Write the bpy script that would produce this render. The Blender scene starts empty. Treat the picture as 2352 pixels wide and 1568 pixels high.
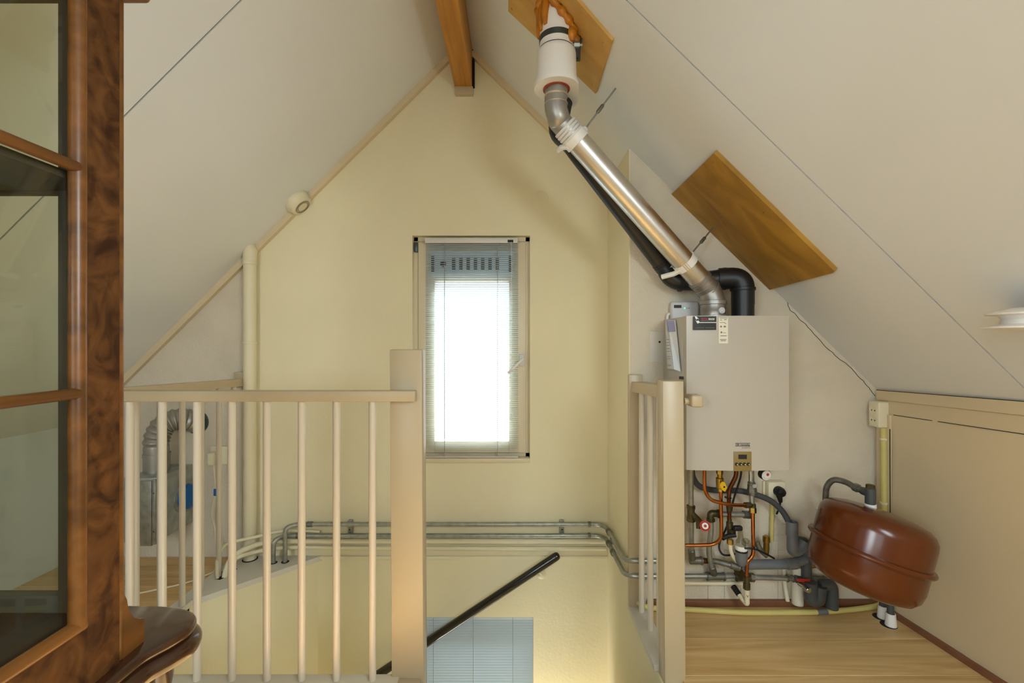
import bpy, bmesh, math, random
from mathutils import Vector, Matrix
random.seed(7)
V = Vector
# ------------------------------------------------------------------ camera, world, lights, exposure
scn = bpy.context.scene
C = scn.collection
F = 16.0 / 36.0 * 2352          # focal length in photograph pixels
EYE = 1.19
cam_d = bpy.data.cameras.new('camera'); cam_d.lens = 16.0; cam_d.sensor_width = 36.0; cam_d.clip_start = 0.02
cam = bpy.data.objects.new('camera', cam_d); C.objects.link(cam)
cam.location = (0, 0, EYE); cam.rotation_euler = (math.pi / 2, 0, 0)
scn.camera = cam
scn.view_settings.view_transform = 'Standard'; scn.view_settings.look = 'None'
scn.view_settings.gamma = 1.0; scn.view_settings.use_curve_mapping = False
scn.view_settings.exposure = 0.05
world = bpy.data.worlds.new('sky'); scn.world = world; world.use_nodes = True
wb = world.node_tree.nodes['Background']; wb.inputs[0].default_value = (0.86, 0.94, 1.0, 1); wb.inputs[1].default_value = 2.0

def area(name, loc, target, sx, sy, energy, col=(1, 1, 1), spread=180):
    d = bpy.data.lights.new(name, 'AREA'); d.shape = 'RECTANGLE'; d.size = sx; d.size_y = sy
    d.energy = energy; d.color = col; d.spread = math.radians(spread)
    o = bpy.data.objects.new(name, d); C.objects.link(o); o.location = loc
    o.rotation_euler = (V(target) - V(loc)).to_track_quat('-Z', 'Y').to_euler()
    return o
# daylight of the roof windows behind the camera, of the gable window and of the hall below, plus an added rear fill
DAY = (0.79, 0.925, 1.0)
sun_d = bpy.data.lights.new('sun', 'SUN'); sun_d.energy = 26; sun_d.angle = 0.0093; sun_d.color = (1.0, 0.975, 0.94)
sun = bpy.data.objects.new('sun', sun_d); C.objects.link(sun); sun.location = (1.3, -1.2, 3.4)
sun.rotation_euler = V((-1.27, 1.22, -1.68)).to_track_quat('-Z', 'Y').to_euler()      # through the right roof window onto the floor behind the railing
area('skylight_daylight_right', (0.98, -0.29, 1.59), (-0.35, 0.55, 0.2), 0.75, 0.8, 30, DAY)
area('skylight_daylight_left', (-1.50, -1.65, 1.60), (0.4, 0.6, 0.9), 0.75, 1.2, 50, DAY)
area('rear_fill_light', (-0.65, -2.38, 1.25), (0.0, 2.5, 1.15), 0.9, 0.9, 7, DAY)  # soft frontal fill added at the rear wall, not a known source
area('gable_window_daylight', (-0.22, 4.1, 3.1), (-0.22, 2.5, 1.15), 2.0, 1.8, 520, (0.90, 0.96, 1.0))
area('hall_daylight', (-0.45, 1.98, -2.68), (-0.45, 2.05, 0.0), 1.8, 0.95, 54, (0.92, 0.97, 1.0))

# ------------------------------------------------------------------ helpers
def P(u, v, Y): return V(((u - 1176) * Y / F, Y, EYE - (v - 784) * Y / F))
def FL(u, v, z=0.0):
    Y = (EYE - z) * F / (v - 784); return V(((u - 1176) * Y / F, Y, z))
RX, RZ, SR, SL = -0.27, 2.846, 0.9755, 0.992
NR = V((-SR, 0, -1)).normalized(); NL = V((SL, 0, -1)).normalized()
def RR(u, v, off=0.0):
    a, b = (u - 1176), (784 - v)
    k = (RZ - SR * (-RX) - EYE) / (b + SR * a)
    return V((a * k, k * F, EYE + b * k)) + NR * off
def RL(u, v, off=0.0):
    a, b = (u - 1176), (784 - v)
    k = (RZ + SL * (-RX) - EYE) / (b - SL * a)
    return V((a * k, k * F, EYE + b * k)) + NL * off
def zr(x): return RZ - SR * (x - RX)
def zl(x): return RZ + SL * (x - RX)

def BM(): return bmesh.new()
def hexa(bm, pts):
    v = [bm.verts.new(p) for p in pts]
    for f in ((0, 1, 2, 3), (4, 7, 6, 5), (0, 4, 5, 1), (1, 5, 6, 2), (2, 6, 7, 3), (3, 7, 4, 0)): bm.faces.new([v[i] for i in f])
    return v
def box(bm, x0, x1, y0, y1, z0, z1, bev=0.0, seg=2):
    vs = hexa(bm, [V((x0, y0, z0)), V((x1, y0, z0)), V((x1, y1, z0)), V((x0, y1, z0)), V((x0, y0, z1)), V((x1, y0, z1)), V((x1, y1, z1)), V((x0, y1, z1))])
    if bev:
        es = list({e for v in vs for e in v.link_edges})
        bmesh.ops.bevel(bm, geom=es, offset=bev, segments=seg, profile=0.5, affect='EDGES')
def prism(bm, pts, off, bev=0.0, seg=3):
    off = V(off); a = [bm.verts.new(p) for p in pts]; b = [bm.verts.new(V(p) + off) for p in pts]; n = len(pts)
    bm.faces.new(a); bm.faces.new(b[::-1])
    for i in range(n): bm.faces.new((a[i], b[i], b[(i + 1) % n], a[(i + 1) % n]))
    if bev:
        es = [e for v in a + b for e in v.link_edges if (e.verts[0] in a) == (e.verts[1] in a)]
        bmesh.ops.bevel(bm, geom=list(set(es)), offset=bev, segments=seg, profile=0.5, affect='EDGES')
def fillet(pts, r, n=6):
    pts = [V(p) for p in pts]; out = [pts[0]]
    for i in range(1, len(pts) - 1):
        a, b, c = pts[i - 1], pts[i], pts[i + 1]
        d = min(r, (a - b).length * 0.49, (c - b).length * 0.49)
        p, q = b + (a - b).normalized() * d, b + (c - b).normalized() * d
        for k in range(n + 1):
            t = k / n; out.append(p * (1 - t) ** 2 + b * 2 * t * (1 - t) + q * t * t)
    out.append(pts[-1]); return out
def smooth(pts, n=6):
    pts = [V(p) for p in pts]; out = []
    for i in range(len(pts) - 1):
        p0 = pts[max(i - 1, 0)]; p1 = pts[i]; p2 = pts[i + 1]; p3 = pts[min(i + 2, len(pts) - 1)]
        for k in range(n):
            t = k / n
            out.append(0.5 * ((2 * p1) + (p2 - p0) * t + (2 * p0 - 5 * p1 + 4 * p2 - p3) * t * t + (3 * p1 - p0 - 3 * p2 + p3) * t ** 3))
    out.append(pts[-1]); return out
def sweep(bm, pts, r, seg=14, cap=True):
    pts = [V(p) for p in pts]; n = len(pts)
    rs = r if isinstance(r, (list, tuple)) else [r] * n
    tg = []
    for i in range(n):
        d = pts[min(i + 1, n - 1)] - pts[max(i - 1, 0)]
        tg.append(d.normalized() if d.length > 1e-9 else V((0, 0, 1)))
    up = V((0, 0, 1)) if abs(tg[0].z) < 0.9 else V((1, 0, 0))
    x = tg[0].cross(up).normalized(); rings = []
    for i in range(n):
        x = (x - tg[i] * x.dot(tg[i])).normalized(); y = tg[i].cross(x)
        rings.append([bm.verts.new(pts[i] + (x * math.cos(2 * math.pi * k / seg) + y * math.sin(2 * math.pi * k / seg)) * rs[i]) for k in range(seg)])
    for i in range(n - 1):
        for k in range(seg):
            bm.faces.new((rings[i][k], rings[i][(k + 1) % seg], rings[i + 1][(k + 1) % seg], rings[i + 1][k]))
    if cap: bm.faces.new(rings[0][::-1]); bm.faces.new(rings[-1])
def tube(bm, pts, r, fil=0.03, seg=14, n=6): sweep(bm, fillet(pts, fil, n), r, seg)
def lathe(bm, prof, org, axis=(0, 0, 1), seg=28, cap=True):
    org = V(org); ax = V(axis).normalized(); up = V((0, 0, 1)) if abs(ax.z) < 0.9 else V((1, 0, 0))
    x = ax.cross(up).normalized(); y = ax.cross(x); rings = []
    for r, h in prof:
        rings.append([bm.verts.new(org + ax * h + (x * math.cos(2 * math.pi * k / seg) + y * math.sin(2 * math.pi * k / seg)) * max(r, 1e-4)) for k in range(seg)])
    for i in range(len(rings) - 1):
        for k in range(seg): bm.faces.new((rings[i][k], rings[i][(k + 1) % seg], rings[i + 1][(k + 1) % seg], rings[i + 1][k]))
    if cap: bm.faces.new(rings[0][::-1]); bm.faces.new(rings[-1])
def cyl(bm, a, b, r, seg=20, bev=0.0):
    a, b = V(a), V(b); L = (b - a).length
    pr = [(r, 0), (r, L)] if not bev else [(r - bev, 0), (r, bev), (r, L - bev), (r - bev, L)]
    lathe(bm, pr, a, b - a, seg)
def hexnut(bm, a, b, r): cyl(bm, a, b, r, 6)

def wloc(o):
    l = V(o.location)
    while o.parent: o = o.parent; l = l + V(o.location)
    return l
def build(name, bm, m, parent=None, loc=None, ang=35):
    bmesh.ops.recalc_face_normals(bm, faces=bm.faces[:])
    if parent: base = wloc(parent)
    elif loc is not None: base = V(loc)
    else:
        xs = [v.co for v in bm.verts]
        base = V(((min(p.x for p in xs) + max(p.x for p in xs)) / 2, (min(p.y for p in xs) + max(p.y for p in xs)) / 2, min(p.z for p in xs)))
    bmesh.ops.translate(bm, verts=bm.verts[:], vec=-base)
    me = bpy.data.meshes.new(name); bm.to_mesh(me); bm.free()
    me.shade_smooth(); me.set_sharp_from_angle(angle=math.radians(ang))
    me.materials.append(m)
    o = bpy.data.objects.new(name, me); C.objects.link(o)
    if parent: o.parent = parent
    else: o.location = base
    return o
def tag(o, label, cat, group=None):
    o['label'] = label; o['category'] = cat
    if group: o['group'] = group
    return o
def thing(name, label, cat, loc, group=None):
    o = bpy.data.objects.new(name, None); o.empty_display_size = 0.05; C.objects.link(o); o.location = loc
    return tag(o, label, cat, group)
def struct(name, bm, m, label=None):
    o = build(name, bm, m); o['kind'] = 'structure'
    if label: o['label'] = label
    return o
def copy_part(src, parent, off):
    o = src.copy(); C.objects.link(o); o.parent = parent; o.location = V(src.location) + V(off); return o
def one(name, fn, m, label, cat, group=None):
    bm = BM(); fn(bm); return tag(build(name, bm, m), label, cat, group)
def part(name, fn, m, parent, label=None):
    bm = BM(); fn(bm); o = build(name, bm, m, parent)
    if label: o['label'] = label
    return o

# ------------------------------------------------------------------ materials
def lin(h):
    c = [x / 255 for x in h] if isinstance(h, tuple) else [int(h[i:i + 2], 16) / 255 for i in (1, 3, 5)]
    return tuple(x / 12.92 if x <= 0.04045 else ((x + 0.055) / 1.055) ** 2.4 for x in c) + (1,)
def mat(name, col, rough=0.5, metal=0.0, var=0.0, vscale=6, bump=0.0, bscale=80, stretch=None, col2=None, rnd=0.0, coat=0.0, dist=0.0, spec=0.5):
    m = bpy.data.materials.new(name); m.use_nodes = True; t = m.node_tree; b = t.nodes['Principled BSDF']
    c = lin(col)
    b.inputs['Base Color'].default_value = c; b.inputs['Roughness'].default_value = rough; b.inputs['Metallic'].default_value = metal
    b.inputs['Coat Weight'].default_value = coat; b.inputs['Coat Roughness'].default_value = 0.12; b.inputs['Specular IOR Level'].default_value = spec
    tc = t.nodes.new('ShaderNodeTexCoord'); mp = t.nodes.new('ShaderNodeMapping'); t.links.new(tc.outputs['Object'], mp.inputs[0])
    if stretch: mp.inputs['Scale'].default_value = stretch
    if var or col2:
        n = t.nodes.new('ShaderNodeTexNoise'); n.inputs['Scale'].default_value = vscale; n.inputs['Detail'].default_value = 5; n.inputs['Distortion'].default_value = dist
        t.links.new(mp.outputs[0], n.inputs[0])
        r = t.nodes.new('ShaderNodeValToRGB'); t.links.new(n.outputs[0], r.inputs[0])
        r.color_ramp.elements[0].position = 0.32; r.color_ramp.elements[1].position = 0.68
        c2 = lin(col2) if col2 else tuple(x * (1 - var) for x in c[:3]) + (1,)
        r.color_ramp.elements[0].color = c2; r.color_ramp.elements[1].color = c
        out = r.outputs[0]
        if rnd:
            oi = t.nodes.new('ShaderNodeObjectInfo'); mr = t.nodes.new('ShaderNodeMapRange'); t.links.new(oi.outputs['Random'], mr.inputs[0])
            mr.inputs[3].default_value = 1 - rnd; mr.inputs[4].default_value = 1 + rnd * 0.6
            hs = t.nodes.new('ShaderNodeHueSaturation'); t.links.new(mr.outputs[0], hs.inputs['Value']); t.links.new(out, hs.inputs['Color']); out = hs.outputs[0]
            va = t.nodes.new('ShaderNodeVectorMath'); va.operation = 'ADD'; cx = t.nodes.new('ShaderNodeCombineXYZ'); mu = t.nodes.new('ShaderNodeMath'); mu.operation = 'MULTIPLY'; mu.inputs[1].default_value = 37
            t.links.new(oi.outputs['Random'], mu.inputs[0]); t.links.new(mu.outputs[0], cx.inputs[0]); t.links.new(mu.outputs[0], cx.inputs[1])
            t.links.new(mp.outputs[0], va.inputs[0]); t.links.new(cx.outputs[0], va.inputs[1]); t.links.new(va.outputs[0], n.inputs[0])
        t.links.new(out, b.inputs['Base Color'])
    if bump:
        n2 = t.nodes.new('ShaderNodeTexNoise'); n2.inputs['Scale'].default_value = bscale; n2.inputs['Detail'].default_value = 3
        t.links.new(tc.outputs['Object'], n2.inputs[0])
        bp = t.nodes.new('ShaderNodeBump'); bp.inputs['Strength'].default_value = bump; bp.inputs['Distance'].default_value = 0.004
        t.links.new(n2.outputs[0], bp.inputs['Height']); t.links.new(bp.outputs[0], b.inputs['Normal'])
    return m
def glassmat(name, tint=(1, 1, 1, 1), rough=0.0, refl=1.0):
    m = bpy.data.materials.new(name); m.use_nodes = True; t = m.node_tree; t.nodes.clear()
    o = t.nodes.new('ShaderNodeOutputMaterial'); mx = t.nodes.new('ShaderNodeMixShader'); tr = t.nodes.new('ShaderNodeBsdfTransparent')
    gl = t.nodes.new('ShaderNodeBsdfGlossy'); gl.inputs['Roughness'].default_value = rough; tr.inputs[0].default_value = tint
    lw = t.nodes.new('ShaderNodeLayerWeight'); lw.inputs['Blend'].default_value = 0.5
    pw = t.nodes.new('ShaderNodeMath'); pw.operation = 'POWER'; pw.inputs[1].default_value = 5; t.links.new(lw.outputs['Facing'], pw.inputs[0])
    fr = t.nodes.new('ShaderNodeMath'); fr.operation = 'MULTIPLY_ADD'; fr.inputs[1].default_value = 0.96; fr.inputs[2].default_value = 0.04; t.links.new(pw.outputs[0], fr.inputs[0])
    t.links.new(fr.outputs[0], mx.inputs[0]); t.links.new(tr.outputs[0], mx.inputs[1]); t.links.new(gl.outputs[0], mx.inputs[2]); t.links.new(mx.outputs[0], o.inputs[0])
    return m
def emat(name, col, strength):
    m = bpy.data.materials.new(name); m.use_nodes = True; b = m.node_tree.nodes['Principled BSDF']
    b.inputs['Base Color'].default_value = lin(col); b.inputs['Emission Color'].default_value = lin(col); b.inputs['Emission Strength'].default_value = strength
    return m
M = {}
M['yellow'] = mat('yellow_wall_paint', (238, 227, 190), 0.75, var=0.05, vscale=2.5, bump=0.22, bscale=70)
M['plaster'] = mat('grey_white_plaster', (222, 210, 187), 0.9, var=0.10, vscale=5, bump=0.75, bscale=110)
M['roof'] = mat('cream_roof_panel', (230, 231, 229), 0.42, var=0.05, vscale=1.2)
M['cream'] = mat('cream_gloss_paint', (190, 172, 139), 0.34, var=0.04, vscale=3)
M['white_paint'] = mat('white_gloss_paint', (214, 203, 182), 0.28, var=0.03, vscale=3)
M['plate'] = mat('greyish_painted_plate', '#DAD4C6', 0.6, var=0.06, vscale=9)
M['white_plastic'] = mat('white_plastic', '#EDE8E0', 0.4)
M['enamel'] = mat('white_boiler_enamel', (188, 179, 164), 0.32)
M['knee'] = mat('cream_knee_wall_paint', (220, 200, 162), 0.5, var=0.05, vscale=2)
M['cream_plastic'] = mat('cream_plastic', '#E6DCBC', 0.45)
M['yellow_plastic'] = mat('yellowed_plastic_conduit', '#D8C878', 0.5, var=0.12, vscale=14)
M['pvc_cream'] = mat('cream_pvc', '#E8DDBB', 0.4, var=0.04, vscale=8)
M['alu'] = mat('brushed_aluminium', '#D8D4CD', 0.36, 1.0, var=0.14, vscale=7)
M['alu_cast'] = mat('cast_aluminium', '#B0ABA4', 0.45, 0.9, var=0.2, vscale=16)
M['galv'] = mat('galvanised_steel', (176, 178, 168), 0.38, 0.7, var=0.3, vscale=30)
M['galv_sheet'] = mat('spangled_zinc_sheet', (186, 190, 182), 0.4, 0.55, var=0.3, vscale=24, bump=0.15, bscale=40)
M['duct'] = mat('dull_aluminium_duct', (168, 165, 155), 0.42, 0.6, var=0.2, vscale=12)
M['fitting'] = mat('weathered_bronze_fitting', '#6E6544', 0.45, 0.85, var=0.45, vscale=30)
M['fitting_grey'] = mat('grey_cast_fitting', '#8C8B80', 0.5, 0.8, var=0.35, vscale=40)
M['brass'] = mat('brass', '#B99B4A', 0.28, 1.0, var=0.35, vscale=20)
M['copper'] = mat('copper', '#C77B45', 0.24, 1.0, var=0.35, vscale=9)
M['copper_dark'] = mat('tarnished_copper', '#7C4A2C', 0.4, 0.9, var=0.4, vscale=12)
M['chrome'] = mat('chromed_brass', '#C9C9C4', 0.18, 1.0)
M['steel_dark'] = mat('dark_zinc_strap', '#5C6664', 0.4, 0.9, var=0.25, vscale=20)
M['black'] = mat('black_plastic_pipe', '#17181A', 0.42)
M['rubber'] = mat('black_rubber', '#0E0E0F', 0.55)
M['black_gloss'] = mat('black_lacquer', '#191412', 0.16, coat=0.5)
M['hose_grey'] = mat('dark_grey_hose', '#3F4142', 0.55)
M['pvc_grey'] = mat('grey_pvc', '#6F7274', 0.34, var=0.08, vscale=12)
M['pvc_dark'] = mat('dark_grey_pvc', '#4A4F50', 0.45, var=0.2, vscale=12)
M['red'] = mat('red_plastic', '#B8362C', 0.4)
M['rust_red'] = mat('red_rubber_gasket', '#96402A', 0.5)
M['blue'] = mat('blue_plastic_cap', '#0F63AC', 0.3)
M['yellow_handle'] = mat('yellow_tap_handle', '#E8B712', 0.45, var=0.2, vscale=40)
M['orange_tank'] = mat('burnt_orange_enamel', (96, 42, 6), 0.22, var=0.10, vscale=3, coat=0.08)
M['foam'] = mat('orange_expanding_foam', (196, 120, 18), 0.38, var=0.3, vscale=20, bump=0.5, bscale=30)
M['sash'] = mat('cream_window_paint', (224, 210, 178), 0.4, var=0.04, vscale=4)
M['olive'] = mat('olive_gold_panel', '#8C7640', 0.45)
M['screen'] = mat('dark_display', '#23222A', 0.2)
M['ink'] = mat('dark_print', '#3A3833', 0.6)
M['sticker_black'] = mat('black_sticker', '#171310', 0.35)
M['sticker_pale'] = mat('pale_sticker', '#E9E0C9', 0.5)
M['sticker_red'] = mat('red_print', '#C23A2A', 0.5)
M['print_white'] = mat('white_print', '#EFECE6', 0.5)
M['print_grey'] = mat('grey_print', '#77736A', 0.6)
M['lilac'] = mat('lilac_print', '#9C9CC8', 0.4)
M['sleeve'] = mat('clear_sleeve', '#E3E5EA', 0.12, coat=0.6)
M['device'] = mat('light_grey_device', '#D9D6D2', 0.45)
M['led'] = emat('green_led', '#5CE8A0', 2.0)
M['slat'] = mat('pale_blue_grey_slat', (208, 221, 228), 0.4)
M['slat_head'] = mat('white_blind_rail', '#DDD6CC', 0.4)
M['cord'] = mat('grey_cord', '#9D9A92', 0.7)
M['glass'] = glassmat('window_glass')
M['cab_glass'] = glassmat('cabinet_glass', (0.93, 0.95, 0.90, 1))
M['clear'] = glassmat('clear_plastic', (0.80, 0.78, 0.70, 1), 0.15)
M['dark'] = mat('dark_gap', '#1C140C', 0.9)
M['beam'] = mat('varnished_pine_beam', (205, 144, 50), 0.45, stretch=(14, 0.8, 14), vscale=2.2, col2=(168, 108, 30), dist=0.6)
M['ply'] = mat('brown_plywood', (185, 139, 50), 0.55, stretch=(2.0, 5, 2.0), vscale=1.6, col2=(140, 99, 28), dist=0.8)
M['ply_light'] = mat('light_brown_plywood', (214, 171, 94), 0.55, stretch=(2.0, 5, 2.0), vscale=1.6, col2=(190, 145, 74), dist=0.8)
M['plank'] = mat('beech_floor', (224, 190, 132), 0.42, stretch=(1.0, 14, 1.0), vscale=1.8, col2=(194, 154, 96), rnd=0.10, dist=0.9)
M['skirt'] = mat('brown_skirting', '#8A5A3C', 0.5, var=0.3, vscale=9)
M['burl'] = mat('burl_walnut_veneer', (110, 70, 33), 0.75, vscale=16, col2=(56, 30, 10), dist=1.6, spec=0.2)
M['mahog'] = mat('polished_walnut_moulding', (130, 82, 34), 0.36, stretch=(9, 1, 9), vscale=3, col2=(90, 54, 18), coat=0.1)
M['walnut'] = mat('dark_polished_walnut', '#4A2B1A', 0.2, stretch=(6, 1, 6), vscale=3, col2='#331B0E', coat=0.55)
M['walnut_matte'] = mat('matte_walnut_inside', (58, 38, 22), 0.8, var=0.2, vscale=6)
M['walnut_in'] = mat('grey_brown_cabinet_inside', '#57503F', 0.6, var=0.2, vscale=5)
M['steps'] = mat('painted_stair', '#CFC6B4', 0.6)

# ------------------------------------------------------------------ room shell
YG, YW = 2.52, 2.06                      # gable wall, nearer white wall
def wall_cells(bm, xs, zs, y0, y1, holes):
    xs, zs = sorted(xs), sorted(zs); nx, nz = len(xs) - 1, len(zs) - 1
    solid = {(i, j) for i in range(nx) for j in range(nz) if not any(a < (xs[i] + xs[i + 1]) / 2 < b and c < (zs[j] + zs[j + 1]) / 2 < d for a, b, c, d in holes)}
    vs = {}
    def v(i, j, k):
        if (i, j, k) not in vs: vs[(i, j, k)] = bm.verts.new((xs[i], y1 if k else y0, zs[j]))
        return vs[(i, j, k)]
    for i, j in solid:
        for k in (0, 1): bm.faces.new((v(i, j, k), v(i + 1, j, k), v(i + 1, j + 1, k), v(i, j + 1, k)))
        for di, dj, p, q in ((-1, 0, (i, j), (i, j + 1)), (1, 0, (i + 1, j), (i + 1, j + 1)), (0, -1, (i, j), (i + 1, j)), (0, 1, (i, j + 1), (i + 1, j + 1))):
            if (i + di, j + dj) not in solid: bm.faces.new((v(*p, 0), v(*q, 0), v(*q, 1), v(*p, 1)))
W1 = (-0.552, 0.099, 0.541, 1.776)
W2 = (-0.547, 0.118, -1.45, -0.336)
bm = BM(); wall_cells(bm, [-1.45, W1[0], W2[0], W1[1], W2[1], 0.56], [-2.75, W2[2], W2[3], W1[2], W1[3], 3.0], YG, YG + 0.30, [W1, W2])
struct('wall_back', bm, M['yellow'], 'yellow painted gable wall with the window')
bm = BM(); box(bm, -2.5, -1.45, YG, YG + 0.30, -0.04, 3.0); struct('wall_back_plaster', bm, M['plaster'], 'grey-white plastered end of the gable wall left of the pipe')
bm = BM(); box(bm, 0.53, 0.62, YW + 0.001, YG + 0.02, -2.75, 3.0); struct('wall_return', bm, M['yellow'], 'narrow yellow return wall beside the boiler wall')
bm = BM(); box(bm, 0.534, 2.4, YW, YW + 0.12, -0.04, 3.0)
wall_right_white = struct('wall_boiler', bm, M['plaster'], 'rough white plaster wall behind the boiler')
# stairwell below the floor
bm = BM(); box(bm, 0.53, 0.62, 1.44, YW + 0.001, -2.75, -0.02); struct('wall_stairwell_right', bm, M['yellow'], 'yellow right side of the stairwell')
bm = BM(); prism(bm, [V((-1.475, 1.44, -2.75)), V((-1.475, 2.08, -2.75)), V((-1.065, 2.53, -2.75)), V((-1.065, 2.6, -2.75)), V((-1.55, 2.6, -2.75)), V((-1.55, 1.44, -2.75))], (0, 0, 2.735))
struct('wall_stairwell_left', bm, M['yellow'], 'yellow slanting left side of the stairwell')
bm = BM(); box(bm, -1.5, 0.56, 1.38, 1.44, -2.75, -0.04); struct('wall_stairwell_front', bm, M['yellow'])
bm = BM(); box(bm, -1.55, 0.6, 1.4, 2.6, -2.80, -2.75); struct('floor_hall', bm, M['skirt'])
stairs = None
bm = BM(); box(bm, -0.30, 0.53, 1.46, 1.52, -0.20, -0.04); stairs = struct('stairs', bm, M['steps'], 'painted staircase going down between the posts')
for i in range(4):
    part('tread', lambda b, i=i: box(b, -0.30, 0.528, 1.50 + 0.2 * i, 1.73 + 0.2 * i, -0.23 - 0.19 * i, -0.19 - 0.19 * i, 0.006), M['steps'], stairs)
for i in range(5):
    part('tread', lambda b, i=i: box(b, -0.55 - 0.2 * i, -0.28 - 0.2 * i, 1.46, 2.5 if i < 4 else 2.4, -1.04 - 0.19 * i, -1.0 - 0.19 * i, 0.006), M['steps'], stairs)

# sloping ceilings: panels with open joints
def slab_pts(side, x0, x1, y0, y1, o0, o1):
    z, n = (zr, NR) if side == 'R' else (zl, NL)
    a = [V((x0, y0, z(x0))), V((x1, y0, z(x1))), V((x1, y1, z(x1))), V((x0, y1, z(x0)))]
    return [p - n * o0 for p in a] + [p - n * o1 for p in a]
def slab(bm, side, x0, x1, y0, y1, o0=0.0, o1=0.08): hexa(bm, slab_pts(side, x0, x1, y0, y1, o0, o1))
jR = [2.60, 1.40, 0.28, -0.85, -2.45]; jL = [2.60, 1.436, 0.316, -0.85, -2.45]
for side, js, xe, hx in (('R', jR, 2.35, (0.62, 1.22)), ('L', jL, -2.75, (-1.16, -1.76))):
    bm = BM()
    for y in js[1:4]: slab(bm, side, RX, xe, y - 0.0027, y + 0.0027, 0.004, 0.06)
    ceil = struct('ceiling', bm, M['dark'], 'sloping cream panelled roof, %s side' % ('right' if side == 'R' else 'left'))
    for k in range(4):
        y1, y0 = js[k] - (0.0028 if k else 0), js[k + 1] + (0.0028 if k < 3 else 0)
        bm = BM()
        if k == (2 if side == 'R' else 3):
            ha, hb = y0 + 0.12, y1 - 0.12
            slab(bm, side, RX, hx[0], y0, y1); slab(bm, side, hx[1], xe, y0, y1)
            slab(bm, side, hx[0], hx[1], y0, ha); slab(bm, side, hx[0], hx[1], hb, y1)
        else: slab(bm, side, RX, xe, y0, y1)
        build('roof_panel', bm, M['roof'], ceil)
    # roof window behind the camera
    kk = 2 if side == 'R' else 3
    bm = BM(); y1, y0 = js[kk] - 0.122, js[kk + 1] + (0.122 if kk < 3 else 0.12)
    for a, b, c, d in ((hx[0], hx[0] + (hx[1] - hx[0]) * 0.1, y0, y1), (hx[1] - (hx[1] - hx[0]) * 0.1, hx[1], y0, y1), (hx[0], hx[1], y0, y0 + 0.06), (hx[0], hx[1], y1 - 0.06, y1)): slab(bm, side, a, b, c, d, 0.03, 0.09)
    w = struct('window_3' if side == 'R' else 'window_4', bm, M['white_paint'], 'roof window behind the viewer, %s slope' % ('right' if side == 'R' else 'left'))
    bm = BM(); slab(bm, side, hx[0], hx[1], y0, y1, 0.055, 0.06); build('pane', bm, M['glass'], w)
bm = BM(); wall_cells(bm, [-2.8, -1.1, -0.2, 2.4], [-0.04, 0.8, 1.7, 3.0], -2.5, -2.42, [(-1.1, -0.2, 0.8, 1.7)]); struct('wall_front', bm, M['roof'], 'wall behind the viewer')
bm = BM()
for q in ((-1.1, -1.04, 0.8, 1.7), (-0.26, -0.2, 0.8, 1.7), (-1.04, -0.26, 0.8, 0.86), (-1.04, -0.26, 1.64, 1.7)): box(bm, q[0], q[1], -2.49, -2.43, q[2], q[3])
w5 = struct('window_added_fill', bm, M['white_paint'], 'small added window behind the viewer for frontal fill light'); part('pane', lambda b: box(b, -1.04, -0.26, -2.462, -2.458, 0.86, 1.64), M['glass'], w5)  # unseen window made up to go with the rear fill light
bm = BM(); box(bm, -2.45, -2.40, -2.45, YG + 0.02, -0.04, 1.0); struct('wall_left', bm, M['roof'], 'low knee wall on the left')
# right knee wall (slightly twisted) with boards
kx = lambda y: (1.655 + 0.095 * (YW - max(y, 1.2)), 1.648 - 0.0452 * (YW - max(y, 1.2)))
kz = lambda y: 0.978 + 0.042 * (YW - max(y, 1.2))
bm = BM(); ys = [YW + 0.02, 1.7, 1.44, 1.2, -2.45]
prev = None
for y in ys:
    b, t = kx(y); cur = [bm.verts.new(p) for p in (V((b, y, -0.03)), V((t, y, kz(y) + 0.03)), V((t + 0.06, y, kz(y) + 0.03)), V((b + 0.06, y, -0.03)))]
    if prev:
        for i in range(4): bm.faces.new((prev[i], prev[(i + 1) % 4], cur[(i + 1) % 4], cur[i]))
    else: bm.faces.new(cur)
    prev = cur
bm.faces.new(prev[::-1])
wall_right = struct('wall_right', bm, M['knee'], 'low cream panelled knee wall on the right')
def kpt(u, v, off=0.0):
    y = 1.8
    for _ in range(30):
        z = EYE - (v - 784) * y / F; b, t = kx(y); x = b + (t - b) * max(0, min(1.1, z / kz(y))); y = 0.5 * y + 0.5 * (x * F / (u - 1176))
    return V((x - off, y, z))
def kboard(name, quad, th):
    part(name, lambda b: hexa(b, [kpt(*q, off=th) for q in quad] + [kpt(*q, off=-0.004) for q in quad]), M['knee'], wall_right)
kboard('top_board', [(2018, 896), (2420, 927), (2420, 960.5), (2018, 917)], 0.010)
kboard('upper_board', [(2018, 918), (2420, 962), (2420, 1006), (2018, 947)], 0.004)
def kline(quad, off):
    part('joint', lambda b: hexa(b, [kpt(*q, off=off) for q in quad] + [kpt(*q, off=off - 0.002) for q in quad]), M['dark'], wall_right)
kline([(2018, 894.6), (2420, 925.4), (2420, 927.2), (2018, 896)], 0.0104)
kline([(2054, 951.9), (2420, 1005.4), (2420, 1007.2), (2054, 953.4)], 0.0046)
kline([(2049.4, 985), (2050.8, 985), (2052.2, 1400), (2050.8, 1400)], 0.0126)
kboard('corner_batten', [(2019, 950), (2049, 953), (2051, 1400), (2020, 1385)], 0.012)
bm = BM(); hexa(bm, [V((1.639, YW - 0.02, 0)), V((1.678, 1.586, 0)), V((1.70, 1.586, 0)), V((1.66, YW - 0.02, 0)), V((1.639, YW - 0.02, 0.022)), V((1.678, 1.586, 0.022)), V((1.70, 1.586, 0.022)), V((1.66, YW - 0.02, 0.022))])
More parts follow.
